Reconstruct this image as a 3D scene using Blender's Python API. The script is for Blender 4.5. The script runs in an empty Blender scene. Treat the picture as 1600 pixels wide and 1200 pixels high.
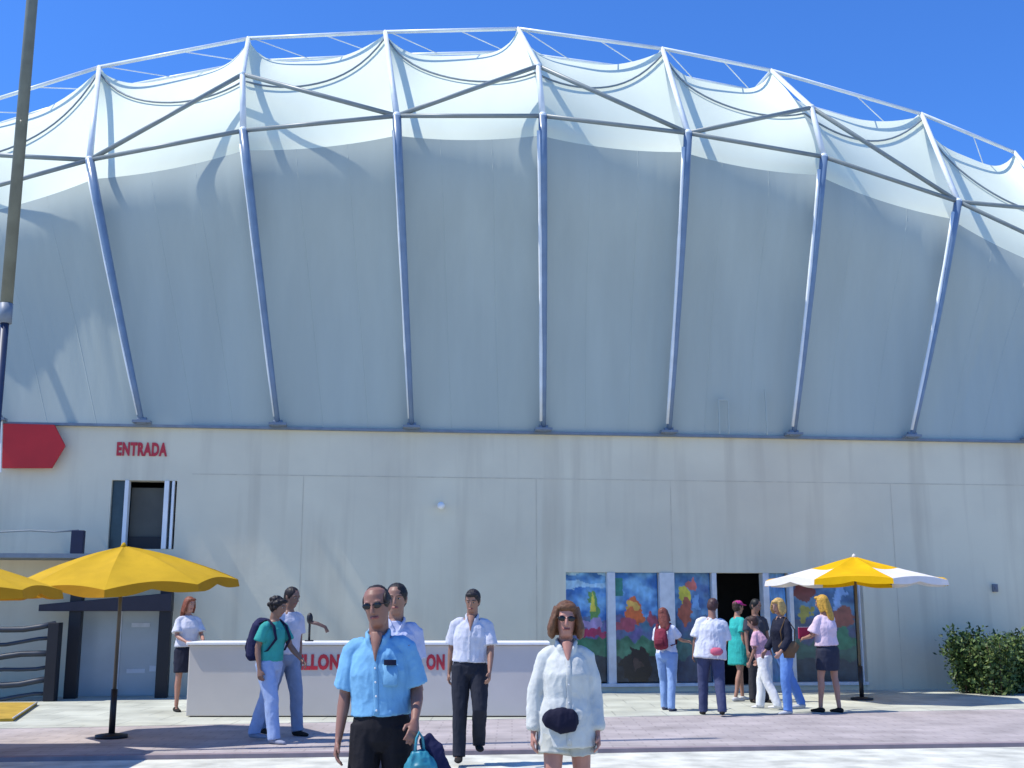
import bpy, math, random
from mathutils import Vector, Matrix, noise
R = math.radians
random.seed(7)
scene = bpy.context.scene
C = scene.collection
V = Vector

# ------------------------------------------------------------------ camera
F = 1800.0                 # focal length in pixels of the 1600 px wide photograph
PITCH = math.atan(355.0 / F)
CH = 1.58
cam_d = bpy.data.cameras.new("camera")
cam = bpy.data.objects.new("camera", cam_d)
C.objects.link(cam)
cam.location = (0, 0, CH)
cam.rotation_euler = (R(90) + PITCH, 0, 0)
cam_d.sensor_fit = 'HORIZONTAL'
cam_d.sensor_width = 36
cam_d.lens = 36 * F / 1600
cam_d.clip_end = 5000
scene.camera = cam

# ------------------------------------------------------------------ light
SUN_EL, SUN_A = 58.0, 11.0     # elevation; degrees in front of due left
world = bpy.data.worlds.new("World")
scene.world = world
world.use_nodes = True
wn, wl = world.node_tree.nodes, world.node_tree.links
bg = wn["Background"]
sky = wn.new("ShaderNodeTexSky")
sky.sky_type = 'NISHITA'
sky.sun_disc = False
sky.sun_elevation = R(SUN_EL)
sky.sun_rotation = R(270 - SUN_A)
sky.altitude = 0
sky.air_density = 1.0
sky.dust_density = 0.15
sky.ozone_density = 5.0
tint = wn.new("ShaderNodeMix"); tint.data_type = 'RGBA'; tint.blend_type = 'MULTIPLY'; tint.inputs[0].default_value = 1
tint.inputs[7].default_value = (.52, .98, 1.66, 1)          # the deep blue of this sky
wl.new(sky.outputs[0], tint.inputs[6]); wl.new(tint.outputs[2], bg.inputs[0])
bg.inputs[1].default_value = 0.13
sun_d = bpy.data.lights.new("sun", 'SUN')
sun_d.energy = 5.0
sun_d.angle = R(0.5)
sun_d.color = (1.0, 0.955, 0.88)
sun = bpy.data.objects.new("sun", sun_d)
C.objects.link(sun)
sdir = V((-math.cos(R(SUN_EL)) * math.cos(R(SUN_A)), -math.cos(R(SUN_EL)) * math.sin(R(SUN_A)), math.sin(R(SUN_EL))))
sun.rotation_euler = sdir.to_track_quat('Z', 'Y').to_euler()
sun.location = sdir * 60
vs = scene.view_settings
vs.view_transform = 'Standard'
vs.look = 'None'
vs.exposure = 0.10
vs.gamma = 1

# ------------------------------------------------------------------ pixel geometry (pixels of the 1600x1200 photograph)
FW = V((0, math.cos(PITCH), math.sin(PITCH)))
UP = V((0, -math.sin(PITCH), math.cos(PITCH)))
EYE = V((0, 0, CH))
def ray(px, py):
    return FW + V((1, 0, 0)) * ((px - 800) / F) + UP * ((600 - py) / F)
def ground(px, py, z=0.0):
    d = ray(px, py); return EYE + d * ((z - CH) / d.z)
def at_y(px, py, y):
    d = ray(px, py); return EYE + d * (y / d.y)
# wall frame: u along the wall, o out of the wall towards the viewer
WSL = 0.12
WT = math.atan(WSL)
WU = V((math.cos(WT), math.sin(WT), 0))
WN = V((math.sin(WT), -math.cos(WT), 0))
W0 = V((0, 23.4, 0))
def W(u, o, z):
    return W0 + WU * u + WN * o + V((0, 0, z))
def wp(px, py, o=0.0):
    d = ray(px, py)
    t = ((W0 + WN * o) - EYE).dot(WN) / d.dot(WN)
    p = EYE + d * t
    return (p - W0).dot(WU), p.z
def wpt(px, py, o=0.0):
    u, z = wp(px, py, o); return W(u, o, z)

# ------------------------------------------------------------------ materials
def new_mat(name):
    m = bpy.data.materials.new(name); m.use_nodes = True
    return m, m.node_tree.nodes, m.node_tree.links, m.node_tree.nodes["Principled BSDF"]
def mat(name, col, rough=0.6, var=0.12, scale=6.0, bump=0.0, bscale=40.0, metal=0.0, stretch=(1, 1, 1), spec=0.4):
    m, n, l, b = new_mat(name)
    b.inputs["Roughness"].default_value = rough
    b.inputs["Metallic"].default_value = metal
    b.inputs["Specular IOR Level"].default_value = spec
    tc = n.new("ShaderNodeTexCoord"); mp = n.new("ShaderNodeMapping")
    mp.inputs["Scale"].default_value = stretch
    l.new(tc.outputs["Object"], mp.inputs[0])
    nz = n.new("ShaderNodeTexNoise"); nz.inputs["Scale"].default_value = scale; nz.inputs["Detail"].default_value = 5
    l.new(mp.outputs[0], nz.inputs[0])
    rp = n.new("ShaderNodeValToRGB")
    rp.color_ramp.elements[0].position = 0.3; rp.color_ramp.elements[1].position = 0.7
    rp.color_ramp.elements[0].color = tuple(c * (1 - var) for c in col) + (1,)
    rp.color_ramp.elements[1].color = tuple(min(1, c * (1 + var)) for c in col) + (1,)
    l.new(nz.outputs[0], rp.inputs[0]); l.new(rp.outputs[0], b.inputs["Base Color"])
    if bump:
        n2 = n.new("ShaderNodeTexNoise"); n2.inputs["Scale"].default_value = bscale; n2.inputs["Detail"].default_value = 4
        l.new(mp.outputs[0], n2.inputs[0])
        bp = n.new("ShaderNodeBump"); bp.inputs["Strength"].default_value = bump; bp.inputs["Distance"].default_value = 0.02
        l.new(n2.outputs[0], bp.inputs["Height"]); l.new(bp.outputs[0], b.inputs["Normal"])
    return m
def cloth(name, col, var=0.1, trans=0.0, scale=5.0, stretch=(1, 1, 1), rough=0.85, bump=0.15):
    m = mat(name, col, rough, var, scale, bump=bump, bscale=scale * 5, stretch=stretch, spec=0.2)
    if trans:
        n, l = m.node_tree.nodes, m.node_tree.links
        b = n["Principled BSDF"]; out = n["Material Output"]
        t = n.new("ShaderNodeBsdfTranslucent"); mx = n.new("ShaderNodeMixShader"); mx.inputs[0].default_value = trans
        src = b.inputs["Base Color"].links[0].from_socket
        l.new(src, t.inputs[0]); l.new(b.outputs[0], mx.inputs[1]); l.new(t.outputs[0], mx.inputs[2]); l.new(mx.outputs[0], out.inputs[0])
    return m
def attr_mat(name, rough=0.5):
    m, n, l, b = new_mat(name)
    a = n.new("ShaderNodeAttribute"); a.attribute_name = "paint"
    l.new(a.outputs["Color"], b.inputs["Base Color"]); b.inputs["Roughness"].default_value = rough
    return m

def stained_wall(name, a, b_, dirt):
    m, n, l, b = new_mat(name)
    tc = n.new("ShaderNodeTexCoord")
    def nz(sc, stretch, det=6):
        mp = n.new("ShaderNodeMapping"); mp.inputs["Scale"].default_value = stretch; l.new(tc.outputs["Object"], mp.inputs[0])
        t = n.new("ShaderNodeTexNoise"); t.inputs["Scale"].default_value = sc; t.inputs["Detail"].default_value = det; l.new(mp.outputs[0], t.inputs[0]); return t
    t1 = nz(0.5, (1, 1, 1)); t2 = nz(1.6, (1.6, 1.6, 0.12)); t3 = nz(9, (1, 1, 1))
    r1 = n.new("ShaderNodeValToRGB"); r1.color_ramp.elements[0].position = .35; r1.color_ramp.elements[1].position = .65
    r1.color_ramp.elements[0].color = a + (1,); r1.color_ramp.elements[1].color = b_ + (1,)
    l.new(t1.outputs[0], r1.inputs[0])
    r2 = n.new("ShaderNodeValToRGB"); r2.color_ramp.elements[0].position = .52; r2.color_ramp.elements[1].position = .74
    r2.color_ramp.elements[0].color = (0, 0, 0, 1); r2.color_ramp.elements[1].color = (.55, .55, .55, 1)
    l.new(t2.outputs[0], r2.inputs[0])
    mx = n.new("ShaderNodeMix"); mx.data_type = 'RGBA'
    l.new(r2.outputs[0], mx.inputs[0]); l.new(r1.outputs[0], mx.inputs[6]); mx.inputs[7].default_value = dirt + (1,)
    l.new(mx.outputs[2], b.inputs["Base Color"]); b.inputs["Roughness"].default_value = .8
    bp = n.new("ShaderNodeBump"); bp.inputs["Strength"].default_value = .25; bp.inputs["Distance"].default_value = .01
    l.new(t3.outputs[0], bp.inputs["Height"]); l.new(bp.outputs[0], b.inputs["Normal"])
    return m

def paver_mat(name, c1, c2, mortar, bw=0.4, bh=0.2):
    m, n, l, b = new_mat(name)
    tc = n.new("ShaderNodeTexCoord"); br = n.new("ShaderNodeTexBrick")
    br.inputs["Color1"].default_value = c1 + (1,); br.inputs["Color2"].default_value = c2 + (1,); br.inputs["Mortar"].default_value = mortar + (1,)
    br.inputs["Scale"].default_value = 1; br.inputs["Mortar Size"].default_value = .012
    br.inputs["Brick Width"].default_value = bw; br.inputs["Row Height"].default_value = bh
    l.new(tc.outputs["Object"], br.inputs[0])
    nz = n.new("ShaderNodeTexNoise"); nz.inputs["Scale"].default_value = 1.3; nz.inputs["Detail"].default_value = 8; l.new(tc.outputs["Object"], nz.inputs[0])
    rp = n.new("ShaderNodeValToRGB"); rp.color_ramp.elements[0].color = (.72, .72, .72, 1); rp.color_ramp.elements[1].color = (1.15, 1.15, 1.15, 1)
    rp.color_ramp.elements[0].position = .3; rp.color_ramp.elements[1].position = .7
    l.new(nz.outputs[0], rp.inputs[0])
    mx = n.new("ShaderNodeMix"); mx.data_type = 'RGBA'; mx.blend_type = 'MULTIPLY'; mx.inputs[0].default_value = 1
    l.new(br.outputs[0], mx.inputs[6]); l.new(rp.outputs[0], mx.inputs[7]); l.new(mx.outputs[2], b.inputs["Base Color"])
    b.inputs["Roughness"].default_value = .85
    return m

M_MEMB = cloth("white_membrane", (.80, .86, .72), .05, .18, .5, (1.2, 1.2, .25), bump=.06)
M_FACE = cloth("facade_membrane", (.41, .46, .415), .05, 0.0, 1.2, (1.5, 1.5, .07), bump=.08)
M_STEELW = mat("white_painted_steel", (.72, .76, .76), .35, .08, 4)
M_STEELB = mat("blue_grey_steel", (.15, .22, .32), .28, .12, 4)
M_STEELG = mat("grey_painted_steel", (.22, .255, .25), .4, .1, 4)
M_CABLE = mat("grey_cable", (.18, .22, .24), .5)
M_WALL = stained_wall("stained_concrete", (.63, .57, .425), (.73, .665, .49), (.50, .435, .315))
M_LEDGE = mat("ledge_metal", (.17, .21, .26), .5)
M_LEDGE2 = mat("joint_grey", (.56, .50, .375), .8)
M_BLACK = mat("black_steel", (.010, .010, .014), .5)
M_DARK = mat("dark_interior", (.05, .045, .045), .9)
M_FRAME = mat("window_frame_paint", (.62, .62, .62), .5)
M_GLASSY = mat("grey_door_panel", (.42, .45, .45), .25, .12, 1.2)
M_RED = mat("red_sign_paint", (.50, .016, .018), .45, .08, 2)
M_REDL = mat("red_lettering", (.50, .03, .045), .5, .05)
M_WHITE = mat("white_paint", (.78, .78, .76), .5, .06, 3)
M_COUNTER = mat("counter_panel", (.58, .53, .47), .55, .05, 1.5)
M_PAINT = attr_mat("mural_paint", .18)
M_SAND = mat("pale_sand", (.54, .54, .46), .95, .28, 2.6, bump=.4, bscale=14)
M_PAVER = paver_mat("pink_pavers", (.425, .375, .36), (.385, .34, .325), (.32, .28, .27))
M_PALE = paver_mat("pale_slabs", (.50, .51, .42), (.46, .47, .39), (.34, .35, .29), .8, .8)
M_KERB = mat("kerb_stone", (.26, .21, .22), .8, .12, 5)
M_MAST = mat("olive_grey_mast", (.15, .16, .125), .5, .15, 5)
M_YEL = cloth("yellow_canvas", (.80, .46, .003), .08, .22, 3)
M_ORG = cloth("orange_trim", (.50, .24, .012), .08, .12, 3)
M_MUST = cloth("mustard_canvas", (.60, .37, .018), .10, .22, 3)
M_WCAN = cloth("white_canvas", (.80, .77, .74), .05, .22, 3)
M_POLE = mat("brown_pole", (.10, .085, .06), .45)

# ------------------------------------------------------------------ mesh helpers
def woff(p):
    o = V((0, 0, 0))
    while p is not None:
        o += p.location; p = p.parent
    return o
def tag(o, label=None, cat=None, group=None, kind=None):
    if label: o["label"] = label
    if cat: o["category"] = cat
    if group: o["group"] = group
    if kind: o["kind"] = kind
    return o
def empty(name, loc=(0, 0, 0), rz=0.0):
    o = bpy.data.objects.new(name, None); C.objects.link(o)
    o.location = loc; o.rotation_euler = (0, 0, rz); o.empty_display_size = .2
    return o
class MB:
    def __init__(s): s.v = []; s.f = []; s.m = []; s.mi = 0
    def add(s, vs, fs):
        k = len(s.v); s.v += [V(p) for p in vs]
        for f in fs: s.f.append([k + i for i in f]); s.m.append(s.mi)
        return k
    def hexa(s, p):   # 8 points: bottom ring 0-3, top ring 4-7
        s.add(p, [(3, 2, 1, 0), (4, 5, 6, 7), (0, 1, 5, 4), (1, 2, 6, 5), (2, 3, 7, 6), (3, 0, 4, 7)])
    def box(s, lo, hi):
        (a, b, c), (d, e, f) = lo, hi
        s.hexa([(a, b, c), (d, b, c), (d, e, c), (a, e, c), (a, b, f), (d, b, f), (d, e, f), (a, e, f)])
    def wbox(s, u0, u1, o0, o1, z0, z1):
        s.hexa([W(u0, o1, z0), W(u1, o1, z0), W(u1, o0, z0), W(u0, o0, z0), W(u0, o1, z1), W(u1, o1, z1), W(u1, o0, z1), W(u0, o0, z1)])
    def tube(s, pts, r, n=10, caps=True):
        pts = [V(p) for p in pts]
        rs = r if isinstance(r, (list, tuple)) else [r] * len(pts)
        t0 = (pts[1] - pts[0]).normalized()
        a = t0.orthogonal().normalized()
        base = None; rings = []
        for i, p in enumerate(pts):
            t = (pts[min(i + 1, len(pts) - 1)] - pts[max(i - 1, 0)]).normalized()
            a = (a - t * a.dot(t)).normalized(); b = t.cross(a)
            rings.append([p + (a * math.cos(2 * math.pi * k / n) + b * math.sin(2 * math.pi * k / n)) * rs[i] for k in range(n)])
        s.rings(rings, caps)
    def rings(s, rings, caps=True):
        n = len(rings[0]); fs = []
        for i in range(len(rings) - 1):
            for k in range(n):
                k2 = (k + 1) % n
                fs.append((i * n + k, i * n + k2, (i + 1) * n + k2, (i + 1) * n + k))
        if caps:
            fs.append(tuple(reversed(range(n)))); fs.append(tuple((len(rings) - 1) * n + k for k in range(n)))
        s.add([p for r in rings for p in r], fs)
    def loft(s, rings, lat=(1, 0, 0), n=16):   # rings: (centre, rx along lat, ry)
        lat = V(lat); out = []
        cs = [V(r[0]) for r in rings]
        for i, (c, rx, ry) in enumerate(rings):
            t = (cs[min(i + 1, len(cs) - 1)] - cs[max(i - 1, 0)]).normalized()
            a = lat - t * lat.dot(t)
            a = a.normalized() if a.length > 1e-4 else t.orthogonal().normalized()
            b = t.cross(a)
            out.append([cs[i] + a * (rx * math.cos(2 * math.pi * k / n)) + b * (ry * math.sin(2 * math.pi * k / n)) for k in range(n)])
        s.rings(out)
    def ball(s, c, r, n=12, m=8):
        c = V(c); r = r if isinstance(r, (tuple, list)) else (r, r, r)
        out = []
        for i in range(m + 1):
            th = math.pi * (0.02 + .96 * i / m)
            out.append([c + V((r[0] * math.sin(th) * math.cos(2 * math.pi * k / n), r[1] * math.sin(th) * math.sin(2 * math.pi * k / n), -r[2] * math.cos(th))) for k in range(n)])
        s.rings(out)
    def grid(s, fn, nu, nv):
        vs = [fn(i / nu, j / nv) for j in range(nv + 1) for i in range(nu + 1)]
        w = nu + 1
        s.add(vs, [(j * w + i, j * w + i + 1, (j + 1) * w + i + 1, (j + 1) * w + i) for j in range(nv) for i in range(nu)])
    def mesh(s, name, off=V((0, 0, 0))):
        me = bpy.data.meshes.new(name)
        me.from_pydata([tuple(p - off) for p in s.v], [], s.f)
        for p, k in zip(me.polygons, s.m): p.material_index = k
        return me
    def build(s, name, mats, parent=None, smooth=False, local=False, bevel=0.0):
        off = V((0, 0, 0)) if (local or parent is None) else woff(parent)
        me = s.mesh(name, off)
        for m in (mats if isinstance(mats, (list, tuple)) else [mats]): me.materials.append(m)
        o = bpy.data.objects.new(name, me); C.objects.link(o)
        if parent: o.parent = parent
        if smooth:
            for p in me.polygons: p.use_smooth = True
        if bevel:
            b = o.modifiers.new("bevel", 'BEVEL'); b.width = bevel; b.segments = 2; b.limit_method = 'ANGLE'
        return o
def text_mesh(name, body, size, fn, depth, m, parent=None, bold=.012, space=1.0):
    """flat lettering with real thickness; fn maps (x, y, d) of the text to a world point"""
    cu = bpy.data.curves.new(name, 'FONT'); cu.body = body; cu.size = size; cu.extrude = depth / 2; cu.offset = bold; cu.space_character = space
    cu.align_x = 'LEFT'; cu.resolution_u = 3
    o = bpy.data.objects.new(name + "_src", cu); C.objects.link(o)
    bpy.context.view_layer.update()
    me = bpy.data.meshes.new_from_object(o.evaluated_get(bpy.context.evaluated_depsgraph_get()))
    bpy.data.objects.remove(o)
    off = woff(parent) if parent else V((0, 0, 0))
    xs = [v.co.x for v in me.vertices]; x0, x1 = min(xs), max(xs)
    ys = [v.co.y for v in me.vertices]; y0, y1 = min(ys), max(ys)
    for v in me.vertices: v.co = fn((v.co.x - x0) / (x1 - x0), (v.co.y - y0) / (y1 - y0), v.co.z) - off
    me.materials.clear(); me.materials.append(m)
    ob = bpy.data.objects.new(name, me); C.objects.link(ob)
    if parent: ob.parent = parent
    return ob

# ------------------------------------------------------------------ ground
STEP = 0.045
def line_y(a, b):
    (x0, y0), (x1, y1) = (a.x, a.y), (b.x, b.y)
    return lambda x: y0 + (y1 - y0) * (x - x0) / (x1 - x0)
kerb_y = line_y(ground(0, 1184), ground(1600, 1161))
pale_y = line_y(ground(300, 1133), ground(1500, 1110))
g = MB(); g.add([(-1500, -300, -STEP), (1500, -300, -STEP), (1500, 2500, -STEP), (-1500, 2500, -STEP)], [(0, 1, 2, 3)])
tag(g.build("ground", M_SAND), kind="structure")
g = MB(); a, b = -17, 30
g.hexa([(a, kerb_y(a) + .15, -STEP - .1), (b, kerb_y(b) + .15, -STEP - .1), (b, pale_y(b), -STEP - .1), (a, pale_y(a), -STEP - .1),
        (a, kerb_y(a) + .15, 0), (b, kerb_y(b) + .15, 0), (b, pale_y(b), 0), (a, pale_y(a), 0)])
tag(g.build("pavement", M_PAVER), kind="structure")
g = MB()
g.hexa([(a, kerb_y(a), -STEP - .1), (b, kerb_y(b), -STEP - .1), (b, kerb_y(b) + .15, -STEP - .1), (a, kerb_y(a) + .15, -STEP - .1),
        (a, kerb_y(a), .004), (b, kerb_y(b), .004), (b, kerb_y(b) + .15, .004), (a, kerb_y(a) + .15, .004)])
tag(g.build("kerb", M_KERB), kind="structure")
g = MB()
def wy(x): return 23.4 + WSL * x + .3
g.hexa([(a, pale_y(a), -STEP - .1), (b, pale_y(b), -STEP - .1), (b, wy(b), -STEP - .1), (a, wy(a), -STEP - .1),
        (a, pale_y(a), .004), (b, pale_y(b), .004), (b, wy(b), .004), (a, wy(a), .004)])
tag(g.build("path", M_PALE), kind="structure")

# ------------------------------------------------------------------ pavilion
pav = tag(empty("pavilion", W(0, 0, 0)), "large white fabric pavilion with splayed steel masts over a long concrete wall", "building")
UL, UR = wp(-420, 900)[0], wp(1990, 900)[0]
ZL = wp(850, 677)[1]
# holes in the wall: (u0,u1,z0,z1)
def hole(x0, x1, y0, y1):
    u0, z1 = wp(x0, y0); u1, z0 = wp(x1, y1)
    return u0, u1, z0, z1
hs = [hole(175, 271, 750, 858), hole(884, 1352, 894, 1070), hole(120, 250, 952, 1087)]
hs[2] = (hs[2][0], hs[2][1], 0.0, hs[2][3])
us = sorted({UL, UR} | {h[0] for h in hs} | {h[1] for h in hs})
zs = sorted({-.15, ZL} | {h[2] for h in hs} | {h[3] for h in hs})
wm = MB()
for i in range(len(us) - 1):
    for j in range(len(zs) - 1):
        uc, zc = (us[i] + us[i + 1]) / 2, (zs[j] + zs[j + 1]) / 2
        if any(h[0] < uc < h[1] and h[2] < zc < h[3] for h in hs): continue
        wm.add([W(us[i], 0, zs[j]), W(us[i + 1], 0, zs[j]), W(us[i + 1], 0, zs[j + 1]), W(us[i], 0, zs[j + 1])], [(0, 1, 2, 3)])
D = .35
for (u0, u1, z0, z1) in hs:
    for (p, q) in (((u0, z0), (u0, z1)), ((u0, z1), (u1, z1)), ((u1, z1), (u1, z0)), ((u1, z0), (u0, z0))):
        wm.add([W(p[0], 0, p[1]), W(q[0], 0, q[1]), W(q[0], -D, q[1]), W(p[0], -D, p[1])], [(0, 1, 2, 3)])
wm.add([W(UL, 0, ZL), W(UR, 0, ZL), W(UR, -1.2, ZL), W(UL, -1.2, ZL)], [(0, 1, 2, 3)])
for u in (UL, UR): wm.add([W(u, 0, -.15), W(u, -18, -.15), W(u, -18, ZL), W(u, 0, ZL)], [(0, 1, 2, 3)])
wm.add([W(UL, -18, -.15), W(UR, -18, -.15), W(UR, -18, ZL), W(UL, -18, ZL)], [(0, 1, 2, 3)])
wall_o = wm.build("wall", M_WALL, pav)
lm = MB(); lm.wbox(UL, UR, .003, .10, ZL - .03, ZL + .02)
lm.build("ledge", M_LEDGE, pav)
# joints of the rendered wall panels
zj = wp(800, 748)[1]
m = MB(); m.wbox(wp(300, 748)[0], UR - .01, .0022, .0036, zj, zj + .016); m.build("wall_joint", M_LEDGE2, pav)
for px in (472, 838, 1049, 1395):
    u = wp(px, 820)[0]; m = MB(); m.wbox(u - .007, u + .006, .0022, .0034, .9 if px in (472, 838) else (hs[1][3] + .01 if px == 1049 else .02), zj - .003); m.build("wall_joint", M_LEDGE2, pav)
# dark rooms behind the openings
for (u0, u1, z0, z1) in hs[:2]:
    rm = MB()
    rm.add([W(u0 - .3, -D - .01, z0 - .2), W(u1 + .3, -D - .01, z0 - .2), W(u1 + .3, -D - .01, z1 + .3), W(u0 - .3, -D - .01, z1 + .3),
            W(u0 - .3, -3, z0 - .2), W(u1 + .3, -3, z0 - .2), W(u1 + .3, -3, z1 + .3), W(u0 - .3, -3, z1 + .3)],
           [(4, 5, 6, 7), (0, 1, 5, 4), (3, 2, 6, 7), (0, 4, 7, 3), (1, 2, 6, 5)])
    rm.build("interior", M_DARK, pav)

# masts -------------------------------------------------------------
NM = 9
Bp = [(-5, 652), (222, 658), (434, 666), (643, 670), (849, 674), (1045, 677), (1240, 681), (1425, 686), (1610, 692)]
Kp = [(-95, 315), (140, 250), (380, 204), (620, 181), (848, 181), (1075, 208), (1287, 245), (1497, 315), (1700, 410)]
Tp = [(-70, 175), (155, 105), (388, 60), (602, 50), (810, 45), (1035, 76), (1205, 110), (1440, 178), (1585, 238)]
Np = {0: (-85, 238), 2: (379, 116), 4: (841, 103), 6: (1268, 168), 8: (1660, 330)}
oK = [.3, .6, 1.2, 1.6, 1.8, 1.6, 1.2, .6, .3]
Bw = [wpt(x, y, .22) for x, y in Bp]
for p in Bw: p.z = ZL + .02
Kw = [wpt(x, y, o) for (x, y), o in zip(Kp, oK)]
Tw = [wpt(x, y, o - 2.3) for (x, y), o in zip(Tp, oK)]
Nw = {i: wpt(*Np[i], oK[i] - .55) for i in Np}
Em = [k - WN * .42 - V((0, 0, .24)) for k in Kw]           # membrane eave at each mast
Bm = []
for p in Bw:
    q = p - WN * .20; q.z = ZL - .02; Bm.append(q)
Mm = []
for i in range(NM):
    if i in Nw: Mm.append(Nw[i] - WN * .30 - V((0, 0, .20)))
    else: Mm.append(Kw[i].lerp(Tw[i], .5) - WN * .34 - V((0, 0, .20)))
DZ = V((0, 0, 1))
def hump(s): return 4 * s * (1 - s)
def eave(i, s): return Em[i].lerp(Em[i + 1], s) - WN * (.16 * hump(s)) - DZ * (.03 * hump(s))
def facade(i, s, t):
    b = Bm[i].lerp(Bm[i + 1], s); e = eave(i, s)
    return b.lerp(e, t) - WN * (.10 * math.sin(math.pi * t) * hump(s)) + WN * (.030 * math.sin(math.pi * t) * noise.noise(V(((s + i) * 7.0, t * 1.2, 3.1))) + .012 * math.sin(math.pi * t) * noise.noise(V(((s + i) * 24.0, t * 2.2, 9.1)))) + WN * (.17 * math.sin(math.pi * t ** 4))
def crest(i, s):
    kl = 5.0 if i % 2 == 0 else 3.5
    kr = 5.0 if (i + 1) % 2 == 0 else 2.0
    def sh(d, k): return 1 - (1 - d) ** k
    w = min(sh(min(1, 2 * s), kl), sh(min(1, 2 * (1 - s)), kr))
    return Tw[i].lerp(Tw[i + 1], s) - DZ * (.43 * w + .06) - WN * (.25 * w)
def roof(i, s, v):
    e, c = eave(i, s), crest(i, s)
    m = Mm[i].lerp(Mm[i + 1], s) - WN * (.16 * hump(s)) - DZ * (.14 * hump(s))
    return e * ((1 - v) * (1 - 2 * v)) + m * (4 * v * (1 - v)) + c * (v * (2 * v - 1))
fm = MB(); rf = MB(); bk = MB()
for i in range(NM - 1):
    fm.grid(lambda s, t: facade(i, s, t), 60, 44)
    rf.grid(lambda s, v: roof(i, s, v), 32, 16)
    def back(s, w):
        c = crest(i, s)
        f1 = c - WN * 1.6 - DZ * .9
        f2 = V((c.x, c.y, 0)) - WN * 15; f2.z = ZL + 3.2
        f3 = V((f2.x, f2.y, ZL)) - WN * 1.5
        if w < .34: return c.lerp(f1, w * 3)
        if w < .67: return f1.lerp(f2, (w - 1 / 3) * 3)
        return f2.lerp(f3, (w - 2 / 3) * 3)
    bk.grid(back, 16, 9)
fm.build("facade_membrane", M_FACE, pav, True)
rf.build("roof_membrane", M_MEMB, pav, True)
bk.build("rear_membrane", M_MEMB, pav, True)
for i, e in ((0, 0.0), (NM - 2, 1.0)):
    sm = MB(); c = crest(i, e); f2 = V((c.x, c.y, 0)) - WN * 15; f2.z = ZL + 3.2
    pts = [facade(i, e, 0), facade(i, e, .5), facade(i, e, 1), roof(i, e, .5), c, f2, V((f2.x, f2.y, ZL)) - WN * 1.5]
    sm.add(pts, [tuple(range(len(pts)))])
    sm.build("side_membrane", M_FACE, pav)
# steelwork
for i in range(NM):
    m = MB()
    n = 6
    side = -1 if i < 4 else 1
    m.tube([Bw[i].lerp(Kw[i], k / n) + WN * (.10 * math.sin(math.pi * k / n)) for k in range(n + 1)], [.055 + .035 * k / n for k in range(n + 1)], 12)
    mo = m.build("mast", M_STEELB, pav, True)
    m = MB()
    m.tube([Kw[i], Nw[i], Tw[i]] if i in Nw else [Kw[i], Tw[i]], [.065, .06, .045] if i in Nw else [.065, .05], 12)
    m.ball(Kw[i], .085)
    if i in Nw: m.ball(Nw[i], .075)
    m.ball(Tw[i], .05)
    m.build("upper_strut", M_STEELW, mo, True)
    m = MB(); fr_ = (.04, .96)
    def mp_(k): return Bw[i].lerp(Kw[i], k) + WN * (.10 * math.sin(math.pi * k) + .03) - WU * (.052 + .036 * k)
    m.tube([mp_(.03 + .92 * k / 8) for k in range(9)], [.016 + .016 * (i >= 4) + .004 * (k % 3) for k in range(9)], 8)
    m.build("sunlit_edge", M_STEELW, mo, True)  # white tube added as the bright sunlit side of the mast
    m = MB(); u = (Bw[i] - W0).dot(WU); m.wbox(u - .17, u + .17, .11, .34, ZL + .022, ZL + .07)
    m.tube([Bw[i] + DZ * .05 - WU * .09, Bw[i] + DZ * .05 + WU * .09], .07, 10)
    m.build("foot", M_LEDGE, mo)
for i in range(NM - 1):
    m = MB(); m.tube([Kw[i], Kw[i + 1]], .045, 10); m.build("ring_tube", M_STEELG, pav, True)
    m = MB(); a_, b_ = Tw[i], Tw[i + 1]; m.tube([a_, b_], .042, 10); m.build("top_tube", M_STEELW, pav, True)
    m = MB(); bo = -WN * 1.3 + DZ * .10
    m.tube([a_ + bo, b_ + bo], .04, 8)
    m.tube([a_, a_ + bo], .03, 8); 
    for q0, q1 in ((.03, .42), (.55, .97)): m.tube([a_.lerp(b_, q0), a_.lerp(b_, q1) + bo], .013, 6)
    m.build("truss_tube", M_STEELW, pav, True)
    k, nd = (i, i + 1) if (i + 1) in Nw else (i + 1, i)
    m = MB(); m.tube([Kw[k], Nw[nd]], .048, 10); m.build("brace", M_STEELG, pav, True)
    pts = []
    for q in range(17):
        x = q / 16                                # 0 at the node, 1 at the high peak
        s = x if nd == i else 1 - x
        pts.append(roof(i, s, .56 + .40 * x ** 2.2) + WN * .05 + DZ * .03)
    m = MB(); m.tube(pts, .022, 8); m.build("ridge_cable", M_CABLE, pav, True)

# raised welts where the facade cloth is joined
rs = random.Random(11)
for i in range(NM - 1):
    for k in range(2):
        s0 = (k + 1) / 3 + rs.uniform(-.04, .04); sw = MB()
        P = [[facade(i, s0 + d, t / 20) + WN * h for t in range(21)] for d, h in ((-.005, -.002), (0, .005), (.005, -.002))]
        for q in range(20):
            for c in (0, 1): sw.add([P[c][q], P[c + 1][q], P[c + 1][q + 1], P[c][q + 1]], [(0, 1, 2, 3)])
        sw.build("seam", M_FACE, pav, True)

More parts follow.
